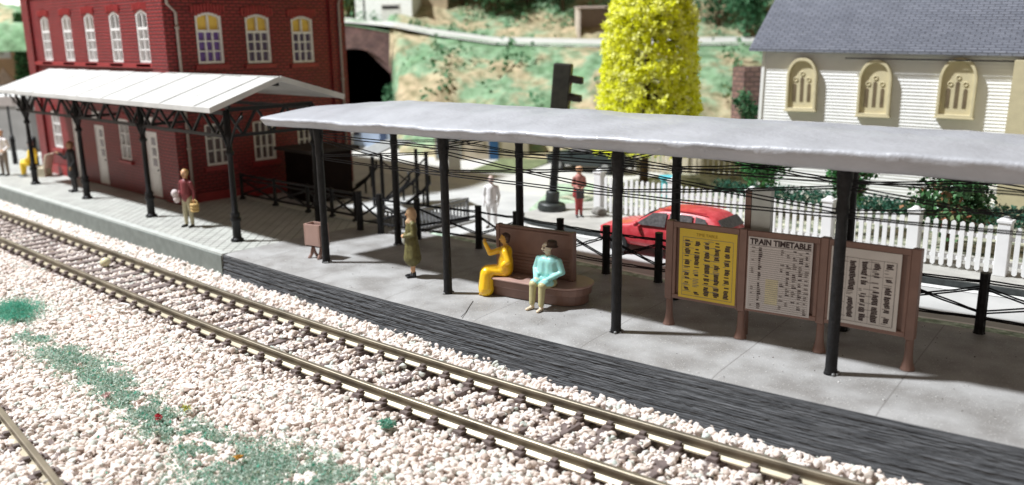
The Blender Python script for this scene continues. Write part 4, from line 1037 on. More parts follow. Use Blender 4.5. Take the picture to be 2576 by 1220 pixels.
pr += [((0, -.2, .60), (0, -.42, .58), .15, .15, 0), ((-.05, -.43, .53), (-.07, -.46, .16), .18, .205, 0), ((.07, -.42, .53), (.10, -.45, .16), .17, .19, 0), ((-.12, -.46, .13), (.12, -.46, .13), .13, .13, 0), ((0, .0, .62), (0, .02, .85), .2, .18, 0)]
yl = Vector((-14.30, 14.86, .0)); yz = radians(-50)
person('seated figure in yellow robe raising one arm on the left of the brown bench', pr, [YEL, YSK, EYE, mat('dark_hair', (.06, .03, .02), .5)], yl, yz, scale=1.03)

# white pedestrian behind fence, red attendant by traffic light
WFIG = mat('white_figure', (.86, .84, .83), .5, .03, 6)
pr = legs(0, 1, .12)+[((0, 0, .85), (0, 0, 1.0), .16, .16, 0), ((0, 0, 1.0), (0, 0, 1.35), .17, .165, 0), ((-.13, 0, 1.39), (.13, 0, 1.39), .08, .08, 0)]
for e in (-1, 1): pr += [((e*.2, 0, 1.38), (e*.26, .02, 1.1), .068, .058, 0), ((e*.26, .02, 1.1), (e*.24, -.08, .86), .056, .045, 0)]+hand((e*.24, -.08, .86), (0, -.2, -1), (0, 1, 0), 0)
pr += head((0, -.01, 1.64), 2, 3, face=4)
person('white unpainted walking figure on the street behind the rope fence', pr, [WFIG, mat('grey_shoe', (.12, .11, .10), .5), mat('pinkish_face', (.66, .5, .44), .5), mat('light_brown_hair', (.40, .30, .24), .5), EYE], (-20.4, 20.6, -.15), radians(30), scale=1.0)
RED = mat('dull_red_cloth', (.36, .05, .05), .55, .2, 10); TAN = mat('tan_face', (.55, .30, .20), .5, .1, 10); PNK = mat('dusty_pink_shirt', (.42, .17, .14), .6, .25, 12)
pr = legs(0, 1, .07, r=(.095, .07, .055))+[((0, 0, .86), (0, 0, 1.05), .14, .13, 0), ((0, 0, 1.05), (0, 0, 1.38), .14, .15, 2), ((-.1, 0, 1.38), (.1, 0, 1.38), .08, .08, 2)]
for e in (-1, 1): pr += [((e*.17, 0, 1.36), (e*.22, .0, 1.12), .065, .055, 2), ((e*.22, 0, 1.12), (e*.08, -.17, 1.02), .052, .042, 2)]+hand((e*.08, -.17, 1.02), (-e*.4, -.9, -.1), (0, 0, 1), 3)
pr += [((-.08, .03, 1.0), (-.14, .03, .75), .12, .09, 0)]+head((0, -.01, 1.60), 3, face=4)
rl_ = Vector((-18.8, 23.3, 0)); rz_ = radians(50)
red = person('figure in dull red trousers and tan cap standing beside the traffic light', pr, [RED, SHOE, PNK, TAN, EYE], rl_, rz_)
mb = MB(); mb.lathe((0, .0, 1.62), [(.115, 0), (.13, .06), (.115, .12), (.05, .15)], 12); mb.box((-.08, -.20, 1.615), (.08, -.08, 1.635)); mb.build('cap', mat('cap_tan', (.55, .33, .20), .6, .15, 12), red)
mb = MB(); mb.box((-.13, -.25, .68), (.13, -.17, 1.0)); mb.tube([(.08*cos(a), -.21, 1.0+.08*sin(a)) for a in np.linspace(0, pi, 8)], .012, 5)
o = mb.build('satchel', mat('satchel_dark', (.05, .045, .045), .5, .3, 12), bevel=.03); o.location = rl_; o.rotation_euler = (0, 0, rz_); tag(o, 'dark satchel held in front of the figure in red trousers', 'bag')
# far-left figures
BLKC = mat('black_coat', (.02, .02, .022), .6, .2, 8)
pr = legs(0, 1, .09)+[((0, 0, 1.0), (0, 0, .62), .15, .19, 0), ((0, 0, 1.0), (0, 0, 1.36), .15, .155, 0), ((-.12, 0, 1.38), (.12, 0, 1.38), .075, .075, 0)]
pr += [((-.19, 0, 1.36), (-.30, -.1, 1.15), .062, .052, 0), ((-.30, -.1, 1.15), (-.40, -.25, 1.32), .05, .04, 0)]+hand((-.40, -.25, 1.32), (-.3, -.4, .5), (0, 1, 0), 2)
pr += [((.19, 0, 1.36), (.26, 0, 1.1), .062, .052, 0), ((.26, 0, 1.1), (.2, -.12, .9), .05, .04, 0)]+hand((.2, -.12, .9), (0, -.4, -1), (0, 1, 0), 2)+head((0, -.01, 1.62), 2, 3, face=4)
person('figure in a long black coat standing near the station door with one arm lifted', pr, [BLKC, SHOE, mat('tanned_skin', (.40, .22, .12), .5), mat('brown_hair', (.18, .09, .04), .5), EYE], (-38.72, 13.98, 0), radians(0), scale=1.22)
pr = legs(1, 2, .12)+[((0, 0, .95), (0, 0, 1.36), .165, .165, 0), ((-.13, 0, 1.38), (.13, 0, 1.38), .075, .075, 0)]
for e in (-1, 1): pr += [((e*.2, 0, 1.36), (e*.27, .04, 1.12), .065, .055, 0), ((e*.27, .04, 1.12), (e*.2, -.12, .98), .05, .04, 0)]+hand((e*.2, -.12, .98), (-e*.5, -.6, -.2), (0, 0, 1), 3)
pr += head((0, -.01, 1.64), 3, 4, face=5)
person('figure in a white shirt and grey trousers at the far left end of the platform', pr, [WFIG, mat('taupe_cloth', (.20, .17, .14), .6), SHOE, SKIN, mat('grey_hair', (.5, .48, .45), .5), EYE], (-46.3, 13.65, 0), radians(25), scale=1.25)
sb = thing('bench', 'small cream bench against the station wall with a yellow figure on it', 'bench', (-44.55, 14.75, 0), radians(-46))
mb = MB(); mb.box((-.4, -.35, .38), (.4, .28, .46)); mb.build('seat', mat('cream_plastic', (.66, .60, .46), .5), sb, bevel=.02)
mb = MB(); mb.prism([(-.4, .20, .44), (.4, .20, .44), (.4, .28, .44), (-.4, .28, .44)], (0, .16, .62)); mb.build('backrest', MATS['cream_plastic'], sb, bevel=.02)
for e in (-1, 1):
    mb = MB(); mb.box((e*.3-.06, -.25, 0), (e*.3+.06, .25, .38)); mb.build('leg', MATS['cream_plastic'], sb)
YEL2 = mat('lemon_robe', (.80, .56, .03), .4, .08, 4, sss=.3)
arms = []
for e in (-1, 1): arms += [((e*.2, .02, 1.1), (e*.3, .02, .86), .08, .07, 0), ((e*.3, .02, .86), (e*.1, -.24, .72), .07, .06, 0)]+hand((e*.1, -.24, .72), (-e*.5, -.8, 0), (0, 0, 1), 1)
pr = seated(0, 0, 2, head((0, 0, 1.36), 1, face=4), arms, skirt=True)+[((0, -.1, .62), (0, -.38, .6), .17, .16, 0), ((0, -.42, .5), (0, -.43, .3), .14, .12, 0)]
p_ = person('seated figure in a lemon yellow robe and black cap on the small cream bench', pr, [YEL2, TAN, mat('blue_grey_shoe', (.2, .25, .3), .5), HAT, EYE], (-44.85, 14.45, -.02), radians(-46), scale=1.12)
mb = MB(); mb.lathe((0, 0, 1.41), [(.13, 0), (.14, .05), (.12, .1), (.04, .12)], 12); mb.build('cap', SHOE, p_)

# ================================================================== STREET FURNITURE ON THE PLATFORM
bn = thing('litter_bin', 'pinkish brown rectangular litter bin on two legs beside the first post', 'bin', (-20.98, 14.0, 0), radians(12))
mb = MB(); W_, D_, z0, z1, th = .30, .20, .36, 1.02, .04
mb.box((-W_, -D_, z0), (W_, D_, z0+.05)); mb.box((-W_, -D_, z0), (-W_+th, D_, z1)); mb.box((W_-th, -D_, z0), (W_, D_, z1)); mb.box((-W_+th, -D_, z0), (W_-th, -D_+th, z1)); mb.box((-W_+th, D_-th, z0), (W_-th, D_, z1))
mb.build('box', BRPINK, bn, bevel=.012)
for e in (-1, 1):
    mb = MB(); mb.tube([(e*.18, -.18, .0), (e*.16, -.08, .12), (e*.16, 0, .36)], [.05, .05, .045], 8); mb.tube([(e*.18, .16, 0), (e*.16, .06, .12), (e*.16, 0, .3)], [.05, .045, .04], 8); mb.build('leg', BRPINK, bn)

# timetable boards
sg = thing('timetable_board', 'three brown framed timetable boards standing in a row on the platform', 'notice board')
sp_ = [Vector((-10.01, 15.53, 0)), Vector((-8.40, 15.73, 0)), Vector((-6.83, 16.01, 0)), Vector((-5.19, 16.17, 0))]
for p in sp_:
    mb = MB(); mb.lathe(p, [(.14, 0), (.13, .04), (.095, .16), (.078, .3), (.075, .6)], 10); mb.box((p.x-.085, p.y-.08, .6), (p.x+.085, p.y+.08, 2.33)); mb.build('post', WOODBR, sg, bevel=.015)
PAPY = mat('yellow_paper', (.78, .56, .06), .6, .04, 2); PAPW = mat('white_paper', (.66, .62, .60), .6, .04, 2); PAPD = mat('cream_paper', (.68, .64, .60), .6, .04, 2)
INK = mat('ink_dark', (.06, .04, .04), .7, .3, 30); INKG = mat('ink_grey', (.24, .21, .20), .7, .2, 30)
def text_mesh(s, size, mat_, parent, loc, bold=.0, sx=1.):
    cu = bpy.data.curves.new('t', 'FONT'); cu.body = s; cu.size = size; cu.align_x = 'CENTER'; cu.align_y = 'CENTER'; cu.extrude = .003; cu.offset = bold
    o = bpy.data.objects.new('t', cu); col.objects.link(o); dg = bpy.context.evaluated_depsgraph_get()
    me = bpy.data.meshes.new_from_object(o.evaluated_get(dg)); bpy.data.objects.remove(o)
    me.materials.clear(); me.materials.append(mat_)
    t = bpy.data.objects.new('lettering', me); col.objects.link(t); t.parent = parent; t.location = loc; t.rotation_euler = (radians(90), 0, 0); t.scale = (sx, 1, 1); return t
rr = random.Random(5)
for i in range(3):
    p, q = sp_[i], sp_[i+1]; d = q-p; L = d.length; a = atan2(d.y, d.x)
    fr = MB(); x0, x1 = .085, L-.085
    fr.box((x0, -.02, .66), (x1, .05, 2.30)); fr.box((x0, -.09, 2.20), (x1, -.02, 2.32)); fr.box((x0, -.09, .64), (x1, -.02, .74)); fr.box((x0, -.085, .74), (x0+.07, -.02, 2.2)); fr.box((x1-.07, -.085, .74), (x1, -.02, 2.2))
    panel = fr.build('board', WOODBR, sg, bevel=.012); panel.location = p; panel.rotation_euler = (0, 0, a)
    s0, s1, b0, b1 = [(x0+.16, x1-.03, .70, 2.20), (x0+.03, x1-.13, .69, 2.2), (x0+.06, x1-.15, .72, 2.2)][i]
    mb = MB(); mb.box((s0, -.098, b0), (s1, -.092, b1)); ps = mb.build('poster', (PAPY, PAPW, PAPD)[i], panel)
    W = s1-s0; H = b1-b0; mb = MB(); yk_ = -.101
    def rct(u0, v0, u1, v1, mi=0): mb.box((s0+W*u0, yk_-.002, b0+H*v0), (s0+W*u1, yk_, b0+H*v1), mi)
    if i in (0, 2):
        top_ = .88
        for (u0, v0, u1, v1) in ((.06, .04, .065, top_), (.94, .04, .945, top_), (.06, .04, .94, .045), (.06, top_, .94, top_+.005)): rct(u0, v0, u1, v1, 1)
        for c in range(5):
            cx = .15+.175*c
            if i == 2: rct(cx+.085, .05, cx+.088, top_, 1)
            v = .07
            while v < top_-.04:
                hgt = rr.uniform(.012, .02)
                if rr.random() < (.72 if i == 2 else .55) and not (i == 2 and abs(v-(.3+.1*c)) < .04):
                    rct(cx-.055+rr.uniform(0, .02), v, cx+rr.uniform(.02, .05), v+hgt*1.1, 0)
                elif rr.random() < .5: rct(cx-.07, v, cx+.0+rr.uniform(-.03, .05), v+.008, 1)
                v += hgt+.006
        for k in range(9): v = .1+.09*k; rct(.07, v, .07+rr.uniform(.1, .2), v+.006, 1); rct(.5, v+.03, .5+rr.uniform(.1, .25), v+.036, 1)
    else:
        rct(.02, .885, .98, .893, 1)
        for k in range(30):
            v = .02+.0285*k; rct(.03, v, .97, v+.004, 1)
            if rr.random() < .8: rct(.17, v+.004, .20+rr.uniform(0, .03), v+.022, 0 if rr.random() < .5 else 1)
            if rr.random() < .4: rct(.06, v+.006, .09+rr.uniform(0, .03), v+.018, 1)
            for c in range(5):
                if rr.random() < .55: u = .52+.095*c; rct(u, v+.006, u+rr.uniform(.03, .07), v+.02, 1 if rr.random() < .7 else 0)
    mb.build('printing', [INK, INKG], panel)
    if i == 1:
        text_mesh('TRAIN TIMETABLE', .158, INK, panel, (s0+W*.5, -.103, b0+H*.938), .006, .93)
        mb = MB(); mb.box((s0+W*.30, -.1, b0+H*.1), (s0+W*.5, -.0985, b0+H*.45)); mb.build('faded_patch', mat('faded_yellow', (.68, .62, .42), .6, .1, 4), panel)
    if i == 0: text_mesh('TIME TABLE', .09, mat('ink_ochre', (.50, .33, .04), .7), panel, (s0+W*.48, -.103, b0+H*.93), .0, 1.)
lb = thing('light_box', 'pale grey rectangular box on a brown upright rising behind the timetable boards', 'light box', (-8.38, 15.95, 0))
mb = MB(); mb.box((-.14, -.04, 0), (-.01, .08, 3.08)); mb.build('upright', WOODBR, lb)
mb = MB(); mb.box((0, -.05, 2.20), (.42, .10, 3.14)); mb.build('box', mat('smoky_plastic', (.50, .53, .50), .2, .1, 2, spec=.6), lb, bevel=.02)

# ================================================================== STREET
# traffic light
tl = thing('traffic_light', 'black traffic light on a round stepped base at the pavement corner', 'traffic light', (-20.32, 23.6, 0), 0)
tl.rotation_euler = (Matrix.Rotation(radians(4.8), 3, -dU*-1) @ Matrix.Rotation(radians(120), 3, 'Z')).to_euler()
mb = MB(); mb.lathe((0, 0, 0), [(.50, 0), (.52, .06), (.50, .22), (.44, .28)], 24); mb.lathe((0, 0, .28), [(.25, 0), (.25, .38), (.22, .42)], 20); mb.build('base', mat('dark_green_black', (.03, .035, .033), .5, .2, 6), tl, bevel=.01)
mb = MB(); mb.lathe((0, 0, .7), [(.15, 0), (.135, 1.6), (.11, 2.4)], 14); mb.build('pole', BLK, tl)
mb = MB(); mb.box((-.27, -.33, 2.8), (.27, .30, 5.22)); mb.build('housing', mat('lamp_housing', (.022, .022, .015), .45, .3, 5), tl, bevel=.05)
for k, (z, c_) in enumerate([(4.62, (.12, .01, .015)), (4.0, (.12, .08, .01)), (3.38, (.01, .08, .03))]):
    mb = MB(); n_ = 14
    for j in range(2):
        pass
    ang = np.linspace(-.15, pi+.15, n_); rA, rB, Lh = .23, .20, .42
    vs = [(rA*cos(a), -.32-0, z+rA*sin(a)) for a in ang]+[(rA*cos(a)*.98, -.32-Lh, z-.03+rA*sin(a)*.95) for a in ang]+[(rB*cos(a), -.32, z+rB*sin(a)) for a in ang]+[(rB*cos(a), -.32-Lh, z-.03+rB*sin(a)*.95) for a in ang]
    fs = []
    for i in range(n_-1): fs += [(i, i+1, n_+i+1, n_+i), (2*n_+i, 3*n_+i, 3*n_+i+1, 2*n_+i+1), (n_+i, n_+i+1, 3*n_+i+1, 3*n_+i)]
    mb.add(vs, fs, 0, True); mb.build('visor', mat('visor_dark', (.03, .025, .025), .3, coat=.5), tl)
    mb = MB(); mb.ball((0, -.32, z-.0), .18, n=16, m=8, sc=(1, .35, 1)); mb.build('lens', mat('lens%d' % k, c_, .2), tl)

# cars
def car(label, loc, rz, paint, glass, name='car', group=None):
    t = thing(name, label, 'car', loc, rz, group)
    # stations: x, z_low, z_belt, z_top, half width belt, half width top
    S = [(-2.12, .42, .62, .64, .62, .55), (-2.05, .32, .74, .76, .74, .66), (-1.7, .27, .80, .83, .80, .70), (-1.05, .26, .88, .92, .84, .72), (-.85, .26, .90, .98, .85, .72), (-.25, .26, .92, 1.36, .86, .64), (.1, .26, .93, 1.43, .86, .63), (.7, .26, .94, 1.45, .86, .63), (1.3, .27, .95, 1.42, .85, .62), (1.62, .28, .95, 1.36, .84, .60), (1.95, .32, .93, 1.0, .80, .70), (2.08, .42, .80, .84, .72, .64)]
    mb = MB(); vs = []
    for (x, zl, zb, zt, wb, wt) in S:
        half = [(0, zl), (-wb*.85, zl), (-wb*.985, zl+.10), (-wb*1.0, (zl+zb)/2+.05), (-wb*.97, zb), (-wt*1.02, zb+(zt-zb)*.88), (-wt*.9, zt-.005), (-wt*.45, zt+.02), (0, zt+.03)]
        full = half+[(-y, z) for y, z in half[-2:0:-1]]
        vs += [(x, y, z) for y, z in full]
    n_ = len(full); ns = len(S)
    fs = [(i*n_+k, i*n_+(k+1) % n_, (i+1)*n_+(k+1) % n_, (i+1)*n_+k) for i in range(ns-1) for k in range(n_)]+[tuple(range(n_)), tuple((ns-1)*n_+k for k in range(n_))]
    mb.add(vs, fs, 0, True); b = mb.build('body', paint, t); sub = b.modifiers.new('s', 'SUBSURF'); sub.levels = 1; sub.render_levels = 2
    for e in (-1, 1):
        for poly in ([(-.72, .96), (-.22, 1.32), (.22, 1.35), (.24, .97)], [(.34, .97), (.32, 1.35), (1.02, 1.36), (1.06, .98)], [(1.16, .98), (1.12, 1.35), (1.42, 1.30), (1.62, 1.0)]):
            mb = MB(); pts = []
            for (x, z) in poly: pts.append((x, e*(.868-(z-.93)*.44), z))
            mb.prism(pts, (0, e*.012, 0)); mb.build('side_window', glass, t)
        mb = MB(); mb.ball((-.66, e*.93, .98), .10, sc=(.7, 1, .8)); mb.build('mirror', paint, t)
        mb = MB(); mb.bar((-.1, e*.60, 1.44), (1.4, e*.60, 1.44), .03, .03); mb.build('roof_rail', paint, t)
        mb = MB(); mb.ball((-2.03, e*.58, .62), .12, sc=(.6, 1.2, .7)); mb.build('headlight', mat('lamp_glass', (.7, .7, .7), .2), t)
        mb = MB(); mb.box((-.55, e*.868-.004, .60), (1.5, e*.868+.004, .615)); mb.box((.4, e*.872-.012, .78), (.56, e*.872+.012, .80)); mb.build('door_trim', paint, t)
        for xw in (-1.32, 1.25):
            mb = MB(); o_ = Vector((xw, e*.76, .31)); pts = [o_+Vector((0, -e*.10, 0)), o_+Vector((0, e*.10, 0))]; mb.tube(pts, .31, 24)
            wh = mb.build('wheel', mat('tyre', (.02, .02, .02), .8), t)
            mb = MB(); mb.tube([o_+Vector((0, e*.085, 0)), o_+Vector((0, e*.106, 0))], .19, 16); mb.build('rim', mat('rim_grey', (.25, .25, .25), .4), wh)
    mb = MB(); mb.prism([(-.80, -.62, .97), (-.80, .62, .97), (-.33, .56, 1.30), (-.33, -.56, 1.30)], (-.03, 0, .03)); mb.build('windscreen', glass, t)
    mb = MB(); mb.prism([(1.72, -.56, 1.28), (1.72, .56, 1.28), (1.93, .62, 1.03), (1.93, -.62, 1.03)], (.03, 0, .03)); mb.build('rear_window', glass, t)
    mb = MB(); mb.box((-2.1, -.6, .28), (2.05, .6, .34)); mb.build('underbody', DARK, t)
    return t
CARR = mat('red_car_paint', (.56, .035, .05), .38, .08, 6, .15, 60, coat=.4, c2=(.60, .07, .085)); CARG = mat('car_glass', (.07, .065, .065), .35, .4, 14)
car('red estate car parked on the road behind the rope fence', (-13.75, 21.35, -.14), radians(4), CARR, CARG)
car('dark green black car parked far back beside the beige fence', (-25.6, 32.6, -.14), radians(8), mat('dark_car_paint', (.03, .04, .04), .3), CARG)

# picket fences
def picket(label, pts, h, m, sp=.21, name='picket_fence', posth=1.5, pw=.12, post_every=None):
    t = thing(name, label, 'fence')
    for (p, q) in zip(pts[:-1], pts[1:]):
        p = Vector(p); q = Vector(q); d = q-p; L = d.length; n_ = int(L/sp); mb = MB(); dn = d.normalized(); nn = Vector((-dn.y, dn.x, 0))
        for z in (.30, h*.74): mb.bar((p.x, p.y, z), (q.x, q.y, z), .06, .10)
        for k in range(n_):
            c = p+d*((k+.5)/n_)-nn*.0
            o_ = c-nn*.055
            mb.bar(o_+Vector((0, 0, .08)), o_+Vector((0, 0, h-.05)), pw, .045, up=nn); mb.tube([o_+Vector((0, 0, h-.07))-nn*.022, o_+Vector((0, 0, h-.07))+nn*.022], pw/2, 10); mb.tube([o_+Vector((0, 0, .1))-nn*.022, o_+Vector((0, 0, .1))+nn*.022], pw/2, 10)
        mb.build('picket_panel', m, t)
    for p in pts:
        mb = MB(); x, y, z = p; mb.box((x-.15, y-.15, 0), (x+.15, y+.15, posth-.12)); mb.box((x-.18, y-.18, posth-.12), (x+.18, y+.18, posth-.04)); mb.lathe((x, y, posth-.04), [(.15, 0), (.10, .05), (.05, .09)], 8); mb.build('post', m, t, bevel=.015)
    return t
picket('white picket fence along the pavement behind the red car', [(-18.84, 24.5, 0), (-15.75, 24.5, 0), (-12.85, 24.4, 0), (-10.35, 24.3, 0), (-7.95, 24.3, 0), (-5.75, 24.3, 0), (-3.6, 24.35, 0), (-1.2, 24.5, 0)], 1.30, WHITE)
o = MB(); o.ball((0, 0, .1), .25, sc=(1.3, .8, .7)); o = o.build('rock', mat('rock_grey', (.25, .24, .22), .9, .3, 6, .8, 10)); o.location = (-18.5, 24.05, 0); tag(o, 'small grey rock at the foot of the first white fence post', 'rock')
BEI = mat('beige_fence', (.50, .44, .34), .7, .1, 3)
picket('beige picket fence further back behind the yellow tree trunk', [(-24.2, 33.9, -.1), (-21.3, 34.2, -.1), (-18.4, 34.4, -.1)], 1.15, BEI, .26, posth=1.15, pw=.2)

# trees behind the picket fence
LEAFG = attr_mat('glossy_leaf', [(0, (.015, .06, .015)), (.5, (.04, .17, .05)), (.9, (.10, .34, .10)), (1, (.30, .36, .12))], .35)
tree('bushy green tree behind the light box and picket fence', (-14.2, 27.6, -.1), 2.9, .95, 2600, .55, leaf=.15, crown0=.38, m=LEAFG, group='trees in the churchyard', trunk=.13)
tree('green tree directly behind the fourth shelter post', (-10.75, 26.6, -.1), 2.9, .8, 2000, .5, leaf=.15, crown0=.35, m=LEAFG, group='trees in the churchyard', trunk=.14)
LEAFR = attr_mat('mixed_leaf', [(0, (.015, .05, .02)), (.45, (.05, .15, .05)), (.7, (.12, .26, .11)), (.85, (.30, .10, .05)), (1, (.40, .20, .12))], .4)
tree('large bush with reddish leaves above the rightmost picket fence bays', (-7.75, 26.5, -.1), 2.7, 1.05, 2800, .5, 'bush', 'bush', leaf=.16, crown0=.12, m=LEAFR, trunk=.1)
tree('pale leaved shrub at the right edge in front of the church tower', (-5.2, 27.6, 2.0), 3.2, .7, 700, .95, 'shrub', 'shrub', leaf=.14, crown0=.3, m=LEAFG)
# church hedge (clumps along the wall foot)
k = 9000; tt = rs.rand(k); hx = -17.5+tt*13.5; hy = 31.3+tt*.9-1.0+rs.randn(k)*.28
o = pieces('church_hedge', np.stack([hx, hy, rs.uniform(-.05, .5, k)*(.75+.5*fbm(hx, hy, .8, 3))], 1), rs.uniform(.05, .13, k), rs.uniform(0, .55, k), LEAF, attr_mat('hedge_leaf', [(0, (.01, .05, .03)), (.5, (.03, .13, .08)), (1, (.15, .28, .2))], .9))
tag(o, 'dark blue green hedge growing along the foot of the church wall', 'hedge')

# yellow flowering tree
yt = thing('yellow_tree', 'tall column shaped tree covered in bright yellow blossom behind the shelter roof', 'tree', (-21.1, 30.5, -.1))
mb = MB(); mb.tube([(0, 0, -.1), (0, 0, 2), (.1, 0, 5), (.2, 0, 8.6)], [.20, .18, .13, .05], 10); mb.build('trunk', mat('brown_trunk', (.09, .05, .03), .8, .2, 6, .5), yt)
mb = MB(); 
for i in range(330):
    z = random.uniform(1.9, 8.9); a = random.uniform(0, 2*pi); R1 = (2.0-.05*(z-2))*(1 if z < 7.2 else max(.3, 1-(z-7.2)/2.3))+random.uniform(-.1, .22)
    mb.bar((.15, 0, z), (.2+R1*cos(a), R1*sin(a), z+random.uniform(-.1, .1)), .028, .028)
mb.build('branches', mat('twig_dark', (.05, .04, .01), .8), yt)
ncl = 3000; z = rs.uniform(1.55, 9.1, ncl); a = rs.uniform(0, 2*pi, ncl)
Rm = (2.12-.085*(z-2)+.16*(fbm(a*2.2, z, .9, 8)-.5)*2)*np.where(z < 7.2, 1, np.clip(1-(z-7.2)/2.4, .15, 1)**.7)+.22*np.clip(2.6-z, 0, 1)
Rr = Rm*np.where(rs.rand(ncl) < .75, rs.uniform(.9, 1.03, ncl), rs.uniform(.5, .9, ncl))
CC = np.stack([.2+Rr*np.cos(a), Rr*np.sin(a), z], 1); per = 13
P = np.repeat(CC, per, 0)+rs.randn(ncl*per, 3)*.06; tc_ = np.repeat(rs.rand(ncl), per)*.7+rs.rand(ncl*per)*.3
pieces('blossom', P, np.repeat(rs.uniform(.10, .20, ncl), per)*rs.uniform(.7, 1.2, ncl*per), tc_, LEAF, attr_mat('yellow_blossom', [(0, (.78, .80, .01)), (.4, (.92, .93, .08)), (.75, (.96, .96, .35)), (1, (.97, .96, .60))], .9, transl=.5), parent=yt)

# ================================================================== CHURCH
cl = A(1912, 200, 34.3); ch = thing('church', 'white clapboard church with pointed arch windows and grey shingle roof', 'church', (cl.x, cl.y, 0), radians(10.4)); ch.rotation_euler = (0, radians(1.25), radians(10.4))
CW = mat('church_white', (.86, .86, .85), .5, .02, 3); CREAM = mat('church_cream', (.62, .55, .36), .45, .05, 4)
LW = 11.4; zt = 5.76
mb = MB(); nb = 48; bh = zt/nb*1.02
for i in range(nb):
    z = -.3+i*bh; mb.add([(0, 0, z), (LW, 0, z), (LW, .034, z+bh), (0, .034, z+bh)], [(0, 1, 2, 3)]); mb.add([(0, 0, z), (LW, 0, z), (LW, .05, z), (0, .05, z)], [(0, 3, 2, 1)])
mb.build('wall', CW, ch)
mb = MB(); mb.box((0, .055, -.3), (LW, 7.5, zt)); mb.prism([(0, .055, zt), (0, 7.5, zt), (0, 3.8, zt+2.1)], (LW, 0, 0)); mb.build('wall_core', CW, ch)
SHN = brick_mat('slate_shingle', (.235, .25, .30), (.19, .205, .25), (.10, .105, .13), .36, .16, 'roof', mortar=.018, bump=1., rough=.5, blotch=.12)
mb = MB(); ov = .34
def rp(x, yy, up_): return (x, yy, zt-.02+(yy)*.65+up_)
# shingle courses as real steps
nc = 34; x0, x1 = -.5, LW+.9
for i in range(nc):
    ya = -ov+i*(4.7/nc); yb_ = -ov+(i+1)*(4.7/nc)
    mb.add([rp(x0, ya, .035), rp(x1, ya, .035), rp(x1, yb_, .0), rp(x0, yb_, .0)], [(0, 1, 2, 3)]); mb.add([rp(x0, ya, .035), rp(x1, ya, .035), rp(x1, ya, 0), rp(x0, ya, 0)], [(0, 3, 2, 1)])
mb.prism([rp(x0, -ov, -.01), rp(x0, 4.08, -.01), rp(x0, 4.08, -.09), rp(x0, -ov, -.09)], (x1-x0, 0, 0))
mb.prism([rp(x0, 4.08, 0), (x0, 8.2, zt), (x0, 8.1, zt-.1), rp(x0, 4.0, -.09)], (x1-x0, 0, 0))
mb.build('roof', SHN, ch)
mb = MB(); mb.bar((3.1, -ov+.05, zt-.52), (9.4, -ov+.05, zt-.50), .03, .05); mb.build('gutter', DARK, ch)
def church_window(xc, w_, z0, z1, tilt):
    n_ = 12; hw = w_/2; sp0 = z1-w_*.66
    def outline(hw, z0, spr, z1): return [(-hw, z0), (hw, z0)]+[(hw*cos(t_)**.85 if t_ < pi/2-1e-6 else 0, spr+(z1-spr)*sin(t_)) for t_ in np.linspace(0, pi/2, n_)]+[(-hw*abs(cos(t_))**.85, spr+(z1-spr)*sin(t_)) for t_ in np.linspace(pi/2, pi, n_)[1:]]
    o_ = outline(hw, z0, sp0, z1); i_ = outline(hw*.84, z0+.09, sp0, z1-.12)
    k_ = len(o_); P3 = lambda pts, y: [(x, y, z) for x, z in pts]
    mb = MB(); vs = P3(o_, -.24)+P3(i_, -.24)+P3(o_, .0)+P3(i_, -.10)
    fs = []
    for j in range(k_):
        j2 = (j+1) % k_; fs += [(j, j2, k_+j2, k_+j), (j, 2*k_+j, 2*k_+j2, j2), (k_+j, k_+j2, 3*k_+j2, 3*k_+j)]
    fs.append(tuple(range(3*k_, 4*k_)))
    mb.add(vs, fs); mb.box((-hw-.04, -.27, z0-.05), (hw+.04, -.02, z0+.01))
    f = mb.build('window', CREAM, ch, bevel=.012); f.location = (xc, 0, 0); f.rotation_euler = (0, tilt, 0)
    GL = mat('lancet_glass', (.17, .13, .08), .35, .15, 6)
    for dx, zz, hh in ((-.27, z0+.32, .62), (0, z0+.32, .86), (.27, z0+.32, .62)):
        mb = MB(); r_ = .062; mb.prism([(dx-r_, -.112, zz), (dx+r_, -.112, zz)]+[(dx+r_*cos(t_), -.112, zz+hh+r_*sin(t_)) for t_ in np.linspace(0, pi, 7)], (0, .008, 0)); mb.build('lancet_pane', GL, f)
    mb = MB()
    for dx, zz in ((-.24, z0+1.16), (.24, z0+1.16), (0, z0+1.38)):
        mb.tube([(dx+.07*cos(t_), -.115, zz+.07*sin(t_)) for t_ in np.linspace(0, 2*pi, 13)], .022, 6)
    mb.build('tracery', CREAM, f)
def chx(px):   # local x on the church wall for a picture column
    d = ray(px, 220); M_ = Matrix.Rotation(-radians(10.4), 3, 'Z'); o_ = M_@(Vector((0, 0, 0))-Vector((cl.x, cl.y, 0))); dd = M_@Vector((d.x, d.y, 0)); t_ = -o_.y/dd.y; return o_.x+dd.x*t_
church_window(chx(2020), 1.12, 3.25, 5.22, radians(-1.5)); church_window(chx(2201), 1.14, 3.18, 5.2, radians(-1)); church_window(chx(2402), 1.2, 3.28, 5.34, radians(0))
xe = chx(2541)
mb = MB(); mb.box((xe, -1.1, -.3), (xe+3, -.005, zt-.45)); mb.build('porch_wall', CREAM, ch)
mb = MB(); mb.box((-.06, -.04, -.3), (.06, .2, zt-.15)); mb.build('corner_board', CW, ch)

